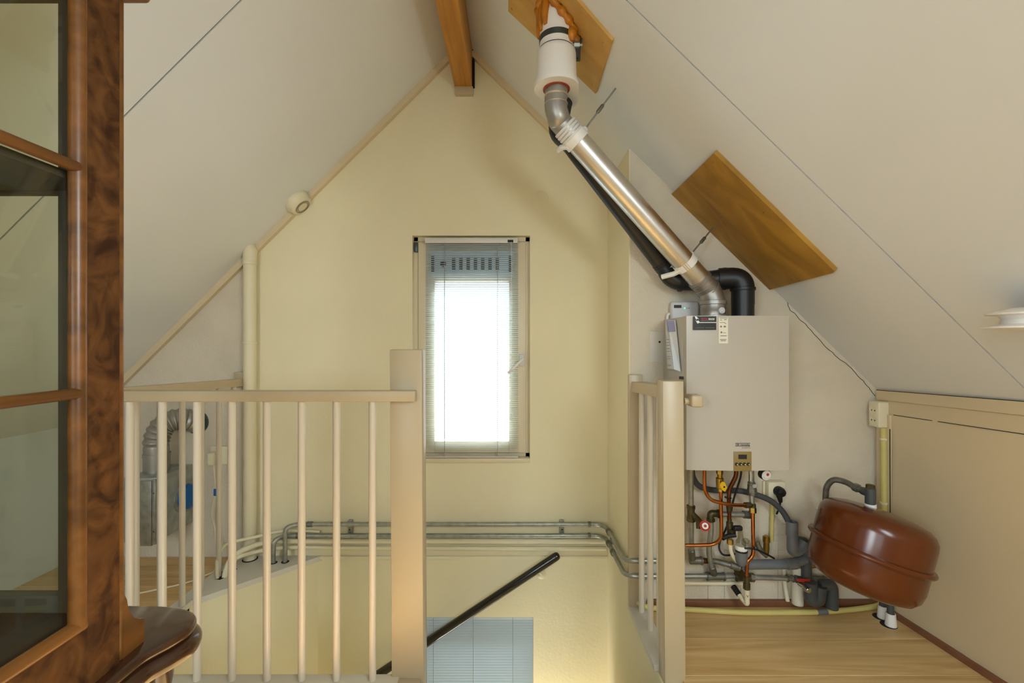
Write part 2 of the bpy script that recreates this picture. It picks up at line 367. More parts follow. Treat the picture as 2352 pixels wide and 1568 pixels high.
hexa(bm, [V((1.678, 1.586, 0)), V((1.716, 1.2, 0)), V((1.74, 1.2, 0)), V((1.70, 1.586, 0)), V((1.678, 1.586, 0.022)), V((1.716, 1.2, 0.022)), V((1.74, 1.2, 0.022)), V((1.70, 1.586, 0.022))])
struct('baseboard_right', bm, M['skirt'])
bm = BM(); box(bm, 0.61, 1.64, YW - 0.022, YW - 0.0005, 0, 0.028, 0.003); struct('baseboard_boiler', bm, M['skirt'])
# gable trims
def trim(name, side, x0, x1, label):
    z, n = (zr, NR) if side == 'R' else (zl, NL)
    bm = BM(); a, b = V((x0, YG - 0.028, z(x0))), V((x1, YG - 0.028, z(x1)))
    dy = V((0, 0.027, 0))
    hexa(bm, [a, b, b + n * 0.03, a + n * 0.03, a + dy, b + dy, b + dy + n * 0.03, a + dy + n * 0.03]); struct(name, bm, M['knee'], label)
trim('trim_1', 'L', RX - 0.06, -2.4, 'cream trim strip along the left roof slope')
trim('trim_2', 'R', RX + 0.06, 0.525, 'cream trim strip along the right roof slope')
# ridge beam
t = thing('ridge_beam', 'brown varnished timber beam under the roof ridge', 'beam', (-0.27, 0, 2.586))
part('timber', lambda b: box(b, -0.316, -0.219, -2.4, YG - 0.001, 2.586, 2.83, 0.006), M['beam'], t)
part('painted_socket', lambda b: box(b, -0.312, -0.214, YG - 0.03, YG + 0.01, 2.545, 2.588, 0.004), M['cream'], t, 'pale painted patch under the beam end')
part('joint_gap', lambda b: box(b, -0.2185, -0.206, YG - 0.02, YG - 0.001, 2.59, 2.80), M['dark'], t, 'dark gap beside the beam')

# floor: sub floor and planks
bm = BM()
box(bm, -2.5, -1.475, -2.45, YG, -0.045, -0.013); box(bm, 0.60, 1.8, -2.45, YW, -0.045, -0.013); box(bm, -1.475, 0.60, -2.45, 1.49, -0.045, -0.013)
floor = struct('floor', bm, M['dark'], 'beech laminate floor')
def plank(x0, x1, y0, y1):
    if x1 - x0 < 0.02: return
    part('plank', lambda b: box(b, x0 + 0.0008, x1 - 0.0008, y0 + 0.0014, y1 - 0.0014, -0.012, 0.0, 0.0012, 1), M['plank'], floor)
rows = [1.621 + 0.2 * k for k in range(-19, 5)]
for i, y0 in enumerate(rows):
    y1 = y0 + 0.2; off = random.uniform(0.2, 1.1)
    segs = []
    if y0 >= 1.40:
        segs += [(-2.4, -1.53, y0, min(y1, YG - 0.002))]
        if y0 < YW: segs += [(0.60, 1.70, y0, min(y1, YW - 0.002))]
        if y0 < 1.5: segs += [(-1.53, 0.60, y0, 1.50)]
    elif y0 < -0.3: segs += [(-2.4, -0.4, y0, y1), (-0.4, 1.75, y0, y1)]
    else:
        x = -2.4
        while x < 1.72:
            xn = min(x + (off if x == -2.4 else 1.29), 1.72); segs.append((x, xn, y0, y1)); x = xn
    for s in segs:
        if s[3] - s[2] > 0.01: plank(*s)
# painted edge plates round the stairwell
bm = BM(); prism(bm, [V((-1.53, 1.626, -0.02)), V((-1.465, 1.626, -0.02)), V((-1.465, 2.08, -0.02)), V((-1.05, 2.519, -0.02)), V((-1.53, 2.519, -0.02))], (0, 0, 0.026))
struct('trim_3', bm, M['plate'], 'painted plate along the left edge of the stairwell')
bm = BM(); box(bm, 0.522, 0.60, 1.671, YW - 0.001, -0.02, 0.004, 0.002); struct('trim_4', bm, M['plate'], 'painted plate along the right edge of the stairwell')
bm = BM(); box(bm, -1.06, 0.529, YG - 0.012, YG - 0.0005, -0.012, 0.006, 0.003); struct('trim_5', bm, M['yellow'], 'thin painted ledge on the gable wall at floor level')

# ------------------------------------------------------------------ windows
def window1():
    x0, x1, z0, z1 = W1
    bm = BM(); y0, y1 = YG + 0.045, YG + 0.12
    box(bm, x0, x0 + 0.022, y0, y1, z0, z1); box(bm, x1 - 0.022, x1, y0, y1, z0, z1); box(bm, x0, x1, y0, y1, z1 - 0.022, z1); box(bm, x0, x1, y0, y1, z0, z0 + 0.022)
    w = struct('window_1', bm, M['sash'], 'narrow window in the gable wall behind a blind')
    def sash(b):
        a, c, d, e = x0 + 0.026, x1 - 0.024, z0 + 0.026, z1 - 0.030; yy0, yy1 = YG + 0.03, YG + 0.10; wd = 0.092
        box(b, a, a + wd, yy0, yy1, d, e, 0.003); box(b, c - wd, c, yy0, yy1, d, e, 0.003)
        box(b, a + wd, c - wd, yy0, yy1, d, d + 0.065, 0.003); box(b, a + wd, c - wd, yy0, yy1, e - 0.22, e, 0.003)
    s = part('sash', sash, M['sash'], w)
    part('pane', lambda b: box(b, x0 + 0.1, x1 - 0.1, YG + 0.062, YG + 0.068, z0 + 0.07, z1 - 0.24), M['glass'], w)
    part('window_sill', lambda b: box(b, x0 - 0.0, x1, YG - 0.012, YG + 0.045, z0 - 0.02, z0 + 0.004, 0.004), M['sash'], w)
    g = part('vent_grille', lambda b: box(b, P(988, 0, YG + .02).x, P(1180, 0, YG + .02).x, YG + 0.016, YG + 0.03, P(0, 634, YG + .02).z, P(0, 578, YG + .02).z, 0.003), M['slat'], w)
    for k in range(7):
        u = 1042 + 16.7 * k
        part('vent_slot', lambda b: box(b, P(u - 4, 0, YG + .016).x, P(u + 4, 0, YG + .016).x, YG + 0.0145, YG + 0.0165, P(0, 620, YG + .016).z, P(0, 593, YG + .016).z), M['black'], g)
    for u in (994, 1172): part('vent_slot', lambda b: box(b, P(u - 3.5, 0, YG + .016).x, P(u + 3.5, 0, YG + .016).x, YG + 0.0145, YG + 0.0165, P(0, 626, YG + .016).z, P(0, 588, YG + .016).z), M['black'], g)
    part('vent_knob', lambda b: lathe(b, [(0.017, 0), (0.017, 0.004), (0.012, 0.006)], P(1018, 606, YG + 0.016), (0, -1, 0)), M['black'], g)
    h = part('window_handle', lambda b: box(b, P(1193, 0, YG + .03).x, P(1204, 0, YG + .03).x, YG + 0.014, YG + 0.031, P(0, 840, YG + .02).z, P(0, 813, YG + .02).z, 0.003), M['device'], w)
    part('lever', lambda b: (cyl(b, P(1199, 826, YG + 0.015), P(1199, 826, YG - 0.022), 0.008), tube(b, [P(1201, 824, YG - 0.025), P(1190, 835, YG - 0.027), P(1167, 857, YG - 0.025)], 0.0075, 0.02, 10)), M['white_plastic'], h)
    part('hinge', lambda b: box(b, x0 + 0.004, x0 + 0.024, YG + 0.02, YG + 0.046, z1 - 0.085, z1 - 0.03, 0.003), M['steel_dark'], w)
window1()
bm = BM(); x0, x1, z0, z1 = W2; y0, y1 = YG + 0.06, YG + 0.13
box(bm, x0, x0 + 0.05, y0, y1, z0, z1); box(bm, x1 - 0.05, x1, y0, y1, z0, z1); box(bm, x0, x1, y0, y1, z1 - 0.16, z1); box(bm, x0, x1, y0, y1, z0, z0 + 0.05)
w2 = struct('window_2', bm, M['cream'], 'lower stairwell window behind a closed blind')
part('pane', lambda b: box(b, x0 + 0.05, x1 - 0.05, YG + 0.09, YG + 0.096, z0 + 0.05, z1 - 0.16), M['glass'], w2)

def blind(name, label, x0, x1, ztop, zbot, y, pitch, width, tilt, ladders, head):
    t = thing(name, label, 'blind', ((x0 + x1) / 2, y, zbot))
    if head: part('headrail', lambda b: box(b, x0 - 0.003, x1 - 0.003, y - 0.014, y + 0.012, ztop, ztop + 0.028, 0.002), M['slat_head'], t)
    part('bottom_rail', lambda b: box(b, x0, x1, y - 0.009, y + 0.009, zbot, zbot + 0.007, 0.002), M['slat_head'], t)
    n = int((ztop - zbot - 0.012) / pitch); first = None
    for i in range(n):
        zc = ztop - 0.006 - pitch * i
        if first is None:
            bm = BM(); ca, sa = math.cos(tilt), math.sin(tilt); prev = None
            for k in range(5):
                s = (k / 4 - 0.5) * width; hgt = 0.0011 * (1 - (2 * s / width) ** 2)
                p = (s * ca - hgt * sa, s * sa + hgt * ca)
                cur = [bm.verts.new((x0, y + p[0], zc + p[1])), bm.verts.new((x1, y + p[0], zc + p[1])), bm.verts.new((x1, y + p[0], zc + p[1] - 0.0004)), bm.verts.new((x0, y + p[0], zc + p[1] - 0.0004))]
                if prev:
                    for q in range(4): bm.faces.new((prev[q], prev[(q + 1) % 4], cur[(q + 1) % 4], cur[q]))
                prev = cur
            first = build('slat', bm, M['slat'], t)
        else: copy_part(first, t, (0, 0, -pitch * i))
    for lx in ladders:
        for dy in (-width * 0.5 * math.cos(tilt), width * 0.5 * math.cos(tilt)):
            part('ladder_cord', lambda b: cyl(b, (lx, y + dy, ztop), (lx, y + dy, zbot + 0.004), 0.0011, 6), M['cord'], t)
    return t
yb = YG + 0.004
bl = blind('venetian_blind', 'pale venetian blind hanging in the bright gable window', P(978, 0, yb).x, P(1190, 0, yb).x, P(0, 559, yb).z, P(0, 1050, yb).z, yb, 0.01175, 0.016, math.radians(-14), [P(1021, 0, yb).x, P(1143, 0, yb).x], True)
part('tilt_fitting', lambda b: box(b, P(1166, 0, yb).x, P(1179, 0, yb).x, yb - 0.0165, yb - 0.012, P(0, 558, yb).z, P(0, 552, yb).z), M['rubber'], bl)
part('pull_cord', lambda b: sweep(b, [P(1174, 556, yb - 0.02), P(1176, 700, yb - 0.02), P(1174, 958, yb - 0.02)], 0.0012, 6), M['print_white'], bl)
part('cord_weight', lambda b: lathe(b, [(0.002, 0), (0.006, 0.004), (0.004, 0.03), (0.001, 0.034)], P(1174, 964, yb - 0.02)), M['print_white'], bl)
yb2 = YG + 0.012
blind('venetian_blind', 'closed grey venetian blind low in the stairwell behind the dark handrail', P(951, 0, yb2).x, P(1224.5, 0, yb2).x, P(0, 1416, yb2).z, W2[2] + 0.02, yb2, 0.0150, 0.018, math.radians(44), [P(996, 0, yb2).x, P(1087, 0, yb2).x, P(1178, 0, yb2).x], False)

# ------------------------------------------------------------------ stair railings
GRP = 'stair railings'
def baluster_mesh(h): return h
t = thing('stair_railing', 'long cream balustrade with a tall square newel post in the foreground', 'railing', (-0.9, 1.6, 0), GRP)
def newel(b, x0, x1, y0, y1, z0, z1, dx):
    hexa(b, [V((x0 + dx, y0, z0)), V((x1 + dx, y0, z0)), V((x1 + dx, y1, z0)), V((x0 + dx, y1, z0)), V((x0, y0, z1)), V((x1, y0, z1)), V((x1, y1, z1)), V((x0, y1, z1))])
    bmesh.ops.bevel(b, geom=b.edges[:], offset=0.004, segments=2, profile=0.5, affect='EDGES')
part('newel_post', lambda b: newel(b, -0.433, -0.3195, 1.61, 1.678, -0.6, 1.161, 0.010), M['cream'], t)
part('top_rail', lambda b: box(b, -1.505, -0.336, 1.575, 1.612, 0.981, 1.019, 0.004), M['cream'], t)
part('base_rail', lambda b: box(b, -1.53, -0.40, 1.50, 1.625, -0.04, 0.004, 0.003), M['white_paint'], t)
part('foot_board', lambda b: box(b, -0.44, -0.322, 1.55, 1.6095, -0.09, -0.001, 0.004), M['cream'], t)
first = None
for u in (298, 373, 453, 533, 613, 693, 773, 855.5):
    x = (u - 1176) * 1.598 / F
    if first is None:
        first = part('baluster', lambda b: cyl(b, (x, 1.598, 0.003), (x, 1.598, 0.985), 0.0128, 16), M['white_paint'], t); fx = x
    else: copy_part(first, t, (x - fx, 0, 0))
t = thing('stair_railing', 'cream side balustrade running back to the drain pipe behind the long one', 'railing', (-1.48, 2.0, 0), GRP)
part('top_rail', lambda b: hexa(b, [V((-1.505, 1.613, 0.982)), V((-1.455, 1.613, 0.982)), V((-1.455, 2.515, 0.947)), V((-1.505, 2.515, 0.947)), V((-1.505, 1.613, 1.020)), V((-1.455, 1.613, 1.020)), V((-1.455, 2.515, 0.985)), V((-1.505, 2.515, 0.985))]), M['cream'], t)
part('wall_block', lambda b: box(b, P(540, 0, 2.49).x, P(562, 0, 2.49).x, 2.48, 2.519, P(0, 889, 2.49).z, P(0, 854, 2.49).z, 0.003), M['cream'], t)
first = None
for y in (1.79, 1.915, 2.043, 2.17, 2.298, 2.42):
    if first is None: first = part('baluster', lambda b: cyl(b, (-1.48, y, 0.005), (-1.48, y, 0.975), 0.0125, 16), M['white_paint'], t); fy = y
    else: copy_part(first, t, (0, y - fy, 0))
t = thing('stair_railing', 'short cream balustrade with a square post in front of the boiler', 'railing', (0.57, 1.64, 0), GRP)
part('newel_post', lambda b: newel(b, 0.530, 0.604, 1.60, 1.668, -0.6, 1.051, 0.012), M['cream'], t)
part('top_rail', lambda b: hexa(b, [V((0.536, 1.668, 0.984)), V((0.60, 1.668, 0.984)), V((0.60, 2.04, 0.965)), V((0.536, 2.04, 0.965)), V((0.536, 1.668, 1.029)), V((0.60, 1.668, 1.029)), V((0.60, 2.04, 1.010)), V((0.536, 2.04, 1.010))]), M['cream'], t)
part('wall_batten', lambda b: box(b, 0.523, 0.585, 2.036, 2.0595, 0.0, 1.042, 0.004), M['cream'], t)
first = None
for y in (2.0, 1.875, 1.755):
    if first is None: first = part('baluster', lambda b: cyl(b, (0.57, y, 0.003), (0.57, y, 0.985), 0.0125, 16), M['white_paint'], t); fy = y
    else: copy_part(first, t, (0, y - fy, 0))
k = part('gate_catch', lambda b: cyl(b, P(1571, 921, 1.63), P(1594, 921, 1.63), 0.012, 16), M['cream'], t, 'cream knob on the post side')
part('knob', lambda b: box(b, P(1588, 0, 1.6).x, P(1615, 0, 1.6).x, 1.595, 1.655, P(0, 935.5, 1.6).z, P(0, 907, 1.6).z, 0.008, 3), M['cream'], k)

# handrail on the far wall
t = thing('handrail', 'glossy black round handrail slanting down the gable wall', 'handrail', P(1080, 1410, 2.44))
pa, pb = P(1283, 1274, 2.44), P(820, 1581, 2.44); d = (pb - pa).normalized()
part('rail', lambda b: sweep(b, [pa - d * 0.004, pa, pa + d * 0.008, pa + d * 0.02, pb], [0.008, 0.016, 0.021, 0.0225, 0.0225], 20), M['black_gloss'], t)
part('bracket', lambda b: (lathe(b, [(0.025, 0), (0.025, 0.006), (0.02, 0.012), (0.008, 0.016)], P(1243, 1318, YG), (0, -1, 0)), tube(b, [P(1243, 1318, YG - 0.01), P(1240, 1316, 2.46), P(1232, 1308, 2.45)], 0.006, 0.02, 10)), M['cream_plastic'], t)

# ------------------------------------------------------------------ cabinet
cx = -0.72
t = thing('display_cabinet', 'dark burl walnut display cabinet with glazed door at the left edge', 'cabinet', (-0.9, 0.3, 0))
part('base_body', lambda b: box(b, -1.14, -0.735, -0.35, 0.93, 0.0, 0.545, 0.01), M['walnut'], t)
outline = smooth([(-0.72, -0.40), (-0.70, 0.5), (-0.697, 0.80), (-0.692, 0.86), (-0.672, 0.905), (-0.668, 0.955), (-0.70, 1.0), (-0.78, 1.022), (-0.90, 1.024)], 5) if False else None
pts2 = [(-1.16, -0.40), (-0.70, -0.40), (-0.70, 0.55), (-0.698, 0.80)]
for p in smooth([V((-0.698, 0.82, 0)), V((-0.694, 0.865, 0)), V((-0.674, 0.91, 0)), V((-0.668, 0.955, 0)), V((-0.697, 0.998, 0)), V((-0.77, 1.02, 0)), V((-0.86, 1.024, 0))], 5): pts2.append((p.x, p.y))
pts2.append((-1.16, 1.024))
def loft(b, poly, layers):
    n = len(poly); rings = []; nrm = []
    for i in range(n):
        a, c = V(poly[i - 1]), V(poly[(i + 1) % n]); d = (c - a).normalized(); nrm.append(V((d.y, -d.x)))
    for off, z in layers: rings.append([b.verts.new((p[0] + m.x * off, p[1] + m.y * off, z)) for p, m in zip(poly, nrm)])
    for r0, r1 in zip(rings, rings[1:]):
        for i in range(n): b.faces.new((r0[i], r0[(i + 1) % n], r1[(i + 1) % n], r1[i]))
    b.faces.new(rings[0][::-1]); b.faces.new(rings[-1])
top = part('base_top', lambda b: loft(b, pts2, [(-0.012, 0.577), (-0.003, 0.579), (0.0, 0.584), (0.0, 0.591), (-0.003, 0.597), (-0.010, 0.600)]), M['walnut'], t, 'dark polished table top with a rounded corner')
part('edge_moulding', lambda b: loft(b, pts2, [(-0.02, 0.536), (-0.004, 0.538), (0.006, 0.543), (0.010, 0.552), (0.010, 0.560), (0.006, 0.569), (-0.002, 0.575), (-0.016, 0.578)]), M['walnut'], top)
part('corner_pilaster', lambda b: lathe(b, [(0.030, 0), (0.030, 0.40), (0.034, 0.44), (0.030, 0.47), (0.036, 0.50), (0.036, 0.538)], (-0.735, 0.93, 0)), M['walnut'], t)
def stile(b):
    box(b, cx - 0.022, cx, 0.771, 0.836, 0.60, 1.95, 0.0015)
part('door_stile', stile, M['burl'], t, 'mottled burl veneer stile')
part('corner_edge', lambda b: box(b, cx - 0.05, cx - 0.002, 0.8365, 0.849, 0.60, 1.95, 0.004), M['mahog'], t)
part('stile_moulding', lambda b: (cyl(b, (cx - 0.003, 0.757, 0.7165), (cx - 0.003, 0.757, 1.95), 0.0125, 20), box(b, cx - 0.012, cx - 0.001, 0.7635, 0.771, 0.7, 1.95)), M['mahog'], t)
part('door_bottom_rail', lambda b: box(b, cx - 0.022, cx, -0.2, 0.772, 0.60, 0.705, 0.0015), M['burl'], t)
part('bottom_moulding', lambda b: cyl(b, (cx - 0.003, -0.2, 0.716), (cx - 0.003, 0.764, 0.716), 0.0115, 20), M['mahog'], t)
for z in (1.478, 1.104):
    part('muntin', lambda b: cyl(b, (cx + 0.001, -0.2, z), (cx + 0.001, 0.752, z), 0.0092, 16), M['mahog'], t)
part('door_pane', lambda b: box(b, cx - 0.010, cx - 0.007, -0.2, 0.75, 0.715, 1.86), M['cab_glass'], t)
part('near_stile', lambda b: box(b, cx - 0.022, cx, -0.35, -0.2, 0.60, 1.95), M['burl'], t)
part('cornice', lambda b: (box(b, -1.13, cx + 0.03, -0.38, 0.875, 1.835, 1.95, 0.01),), M['mahog'], t)
sf = part('side_frame', lambda b: (box(b, -0.821, cx - 0.024, 0.822, 0.842, 0.60, 1.84, 0.002), box(b, -1.10, -1.03, 0.822, 0.842, 0.60, 1.84, 0.002), box(b, -1.03, -0.82, 0.822, 0.842, 0.60, 0.731, 0.002), box(b, -1.03, -0.82, 0.822, 0.842, 1.815, 1.84), box(b, -1.03, -0.82, 0.824, 0.842, 1.458, 1.472, 0.002)), M['walnut_in'], t)
part('side_pane', lambda b: box(b, -1.03, -0.82, 0.832, 0.835, 0.73, 1.82), M['cab_glass'], sf)
part('shelf', lambda b: box(b, -1.09, cx - 0.024, -0.33, 0.822, 1.462, 1.476, 0.002), M['walnut_in'], t)
part('inside_floor', lambda b: box(b, -1.09, cx - 0.024, -0.33, 0.822, 0.64, 0.70), M['walnut_matte'], t)
part('back_panel', lambda b: box(b, -1.12, -1.10, -0.35, 0.845, 0.60, 1.86), M['walnut_in'], t)
foot = [(0.846, 0.60), (0.896, 0.60), (0.896, 0.646), (0.886, 0.650), (0.873, 0.660), (0.864, 0.674), (0.858, 0.692), (0.856, 0.705), (0.852, 0.714), (0.846, 0.716)]
part('plinth_moulding', lambda b: prism(b, [V((cx - 0.004, y, z)) for y, z in foot], (-0.38, 0, 0)), M['mahog'], t)

# ------------------------------------------------------------------ boiler
YB = 1.75
bx0, bx1 = P(1578, 0, YB).x, P(1814, 0, YB).x
bz1, bz0 = P(0, 725, YB).z, P(0, 1080, YB).z
t = thing('boiler', 'white wall-hung gas boiler with olive control panel and stickers', 'boiler', (0.87, 1.9, bz0))
part('casing', lambda b: box(b, bx0 + 0.002, bx1 - 0.002, 1.793, 2.03, bz0 + 0.01, bz1 - 0.001, 0.004), M['enamel'], t)
part('wall_bracket', lambda b: box(b, bx0 + 0.05, bx1 - 0.05, 2.03, 2.0595, bz1 - 0.15, bz1 - 0.05), M['galv'], t)
def cover(b):
    n = 10; prev = None
    ring = []
    for i in range(n + 1):
        s = i / n; x = bx0 + (bx1 - bx0) * s; bow = 0.010 * (1 - (2 * s - 1) ** 2)
        ring.append((x, YB + 0.006 - bow))
    poly = ring + [(bx1, 1.79), (bx0, 1.79)]
    prism(b, [V((x, y, bz0)) for x, y in poly], (0, 0, bz1 - bz0))
    es = [e for e in b.edges if e.calc_face_angle(0) > 1.0]
    bmesh.ops.bevel(b, geom=es, offset=0.005, segments=3, profile=0.5, affect='EDGES')
cov = part('front_cover', cover, M['enamel'], t)
yf = YB - 0.0045
def fb(name, u0, u1, v0, v1, th, m, parent, y=None, bev=0.0):
    y = y or yf
    return part(name, lambda b: box(b, P(u0, 0, y).x, P(u1, 0, y).x, y - th, y + 0.004, P(0, v1, y).z, P(0, v0, y).z, bev), m, parent)
cp = fb('control_panel', 1685, 1726, 1037, 1081.5, 0.002, M['olive'], t, None, 0.0015)
fb('screen', 1695.3, 1714.6, 1043.3, 1053.5, 0.0032, M['screen'], cp)
for u in (1691.6, 1700.7, 1709.8, 1718.8):
    k = part('button', lambda b: lathe(b, [(0.0062, 0), (0.0062, 0.002), (0.005, 0.003)], P(u, 1065.6, yf - 0.002), (0, -1, 0), 16), M['rubber'], cp)
    part('symbol', lambda b: box(b, P(u - 0.5, 0, yf).x, P(u + 1.3, 0, yf).x, yf - 0.0056, yf - 0.0045, P(0, 1067, yf).z, P(0, 1064.6, yf).z), M['print_white'], k)
def text(name, body, u0, u1, v, hpx, m, parent, y, shear=0.0, bold=0.0):
    cu = bpy.data.curves.new('txt', 'FONT'); cu.body = body; cu.size = 1.0; cu.extrude = 0.0; cu.shear = shear; cu.offset = bold
    ob = bpy.data.objects.new('txt', cu); C.objects.link(ob); bpy.context.view_layer.update()
    me = bpy.data.meshes.new_from_object(ob.evaluated_get(bpy.context.evaluated_depsgraph_get()))
    bpy.data.objects.remove(ob)
    xs = [v_.co.x for v_ in me.vertices]; ys = [v_.co.y for v_ in me.vertices]
    a, b_ = P(u0, v + hpx / 2, y), P(u1, v - hpx / 2, y)
    sx = (b_.x - a.x) / (max(xs) - min(xs)); sz = (b_.z - a.z) / (max(ys) - min(ys)); base = wloc(parent)
    for v_ in me.vertices:
        x, yy = v_.co.x, v_.co.y; v_.co = V((a.x + (x - min(xs)) * sx, y, a.z + (yy - min(ys)) * sz)) - base
    me.materials.append(m); o = bpy.data.objects.new(name, me); C.objects.link(o); o.parent = parent; return o
fb('logo_line', 1689, 1723, 1017.2, 1018.3, 0.0006, M['ink'], t); fb('logo_line', 1689, 1723, 1023.9, 1024.7, 0.0006, M['ink'], t)
text('maker_lettering', 'remeha', 1700, 1722, 1021.2, 4.6, M['ink'], t, yf - 0.0006, 0.2, 0.02)
lg = fb('logo_mark', 1690.2, 1690.9, 1019.2, 1023.2, 0.0006, M['ink'], t)
for q in ((1690.2, 1694, 1019, 1019.6), (1690.2, 1694, 1022.6, 1023.2), (1693.6, 1694.3, 1019.2, 1023.2), (1695, 1695.6, 1019.2, 1023.2), (1695, 1697, 1019, 1019.6), (1696.4, 1697, 1019.4, 1023.2)): fb('logo_stroke', *q, 0.0006, M['ink'], lg)
text('model_lettering', 'A V A N T A', 1704, 1723, 1028.2, 2.8, M['ink'], t, yf - 0.0006, 0.15, 0.02)
s1 = fb('black_sticker', 1593, 1645, 726.4, 757.4, 0.0005, M['sticker_black'], t); s1['label'] = 'black installer sticker'
ys_ = yf - 0.0011
text('sticker_word', 'TOTAL', 1610, 1626, 732.4, 4, M['sticker_red'], s1, ys_, 0.15, 0.02)
text('sticker_word', 'MADE', 1627.3, 1641.5, 732.4, 4, M['print_white'], s1, ys_, 0.1, 0.03)
fb('sticker_rule', 1605, 1645, 739.6, 741.2, 0.0011, M['print_white'], s1)
fb('small_print', 1610, 1641, 735.6, 736.6, 0.0011, M['print_grey'], s1); fb('small_print', 1597, 1618, 752.1, 753, 0.0011, M['print_grey'], s1); fb('small_print', 1620.5, 1641.5, 752.1, 753, 0.0011, M['print_grey'], s1)
def wrench(b):
    def q(u, v): return P(u, v, ys_)
    prism(b, [q(1595.5, 726.6), (q(1599.5, 726.6)), q(1605.5, 733), q(1601.5, 731.2), q(1599.2, 734), q(1597.6, 731)], (0, -0.0003, 0))
    prism(b, [q(1597.5, 735), q(1600.5, 737.2), q(1603.5, 735.6), q(1607, 738.6), q(1604.5, 742), q(1602, 742.8), q(1600, 739.5)], (0, -0.0003, 0))
part('spanner_mark', wrench, M['print_white'], s1)
s2 = fb('pale_sticker', 1650.5, 1672, 729, 788.5, 0.0005, M['sticker_pale'], t); s2['label'] = 'narrow pale service sticker'
for u0, u1, v0, v1 in ((1653, 1671, 730, 731.2), (1654, 1658, 734, 735.4), (1663, 1669, 733, 734.6), (1653, 1665, 740, 741), (1664, 1668, 742, 743.2), (1654, 1658, 748, 751.5), (1662, 1667, 748, 751.5), (1655, 1658.5, 761, 765), (1660, 1667, 763.5, 764.6), (1654.5, 1669, 770.2, 771.8), (1653.5, 1668.5, 778.6, 780), (1655, 1667, 781.4, 783)): fb('small_print', u0, u1, v0, v1, 0.0009, M['print_grey'], s2)
pl = part('side_badge', lambda b: hexa(b, [V((bx0 + 0.0015 - d, 0.672 * F / (u - 1176), EYE - (v - 784) * 0.672 / (u - 1176))) for d in (0.0, 0.0015) for u, v in ((1559, 864), (1570, 864.5), (1570, 871.5), (1559, 870.5))]), M['ink'], t)
# leaflet in a clear sleeve on the boiler side
def SP(u, v, off=0.0): return V((bx0 - off, bx0 * F / (u - 1176), EYE - (v - 784) * bx0 / (u - 1176)))
lf = thing('leaflet', 'folded leaflet in a clear plastic sleeve taped to the boiler side', 'leaflet', SP(1550, 850))
def strip(b, q, o): hexa(b, [SP(*p, off=oo) for p, oo in zip(q, o)] + [SP(*p, off=oo - 0.0012) for p, oo in zip(q, o)])
part('left_leaf', lambda b: strip(b, [(1530, 737), (1541.5, 736), (1556, 848), (1535, 846)], [0.004, 0.014, 0.014, 0.004]), M['sleeve'], lf)
part('right_leaf', lambda b: strip(b, [(1541.5, 736), (1553, 735), (1565, 853), (1556, 848)], [0.014, 0.004, 0.004, 0.014]), M['sleeve'], lf)
part('picture', lambda b: strip(b, [(1533, 737.5), (1541, 737), (1544.5, 762), (1541, 762.5)], [0.0075, 0.0152, 0.0152, 0.0130]), M['lilac'], lf)
part('picture', lambda b: strip(b, [(1542.5, 737), (1551.5, 736.5), (1554.5, 761), (1545.5, 762)], [0.0148, 0.0068, 0.0068, 0.0148]), M['lilac'], lf)
for v in (779, 786, 792, 800, 806, 818, 823, 838):
    o = (v - 762) * 0.155
    part('text_line', lambda b: strip(b, [(1533.5 + o * .3, v), (1541 + o * .5, v), (1541 + o * .5, v + 1), (1533.5 + o * .3, v + 1)], [0.0088, 0.0128, 0.0128, 0.0088]), M['print_grey'], lf)
# gateway box on the wall above the boiler
yd = 2.035
dv = thing('thermostat_gateway', 'small light grey device with rounded corners on top of the boiler', 'device', P(1572, 735, yd))
part('housing', lambda b: box(b, P(1540, 0, yd).x, P(1604, 0, yd).x, yd - 0.014, 2.0595, P(0, 742, yd).z, P(0, 692, yd).z, 0.013, 4), M['device'], dv)
def db(name, u0, u1, v0, v1, m): part(name, lambda b: box(b, P(u0, 0, yd - .014).x, P(u1, 0, yd - .014).x, yd - 0.0152, yd - 0.013, P(0, v1, yd - .014).z, P(0, v0, yd - .014).z), m, dv)
db('display', 1548, 1565, 700, 707, M['screen']); db('status_light', 1571, 1574, 706.6, 708.6, M['led']); db('indicator', 1576.3, 1578.6, 706.8, 708.4, M['print_grey']); db('indicator', 1581, 1583.5, 706.8, 708.4, M['print_grey'])
part('cable', lambda b: tube(b, [P(1541, 720, 2.045), P(1533, 722, 2.045), P(1533, 745, 2.045)], 0.006, 0.012, 10), M['white_plastic'], dv)
# wall patch
t = thing('wall_patch', 'small filled plaster patch with a dark hole left of the boiler', 'patch', P(1510, 820, YW))
part('filler', lambda b: box(b, P(1492, 0, YW).x, P(1528, 0, YW).x, YW - 0.003, YW - 0.0003, P(0, 830, YW).z, P(0, 761, YW).z, 0.001), M['plate'], t)
part('screw_hole', lambda b: lathe(b, [(0.005, 0), (0.005, 0.0006)], P(1515, 785, YW - 0.0031), (0, -1, 0), 12), M['dark'], t)

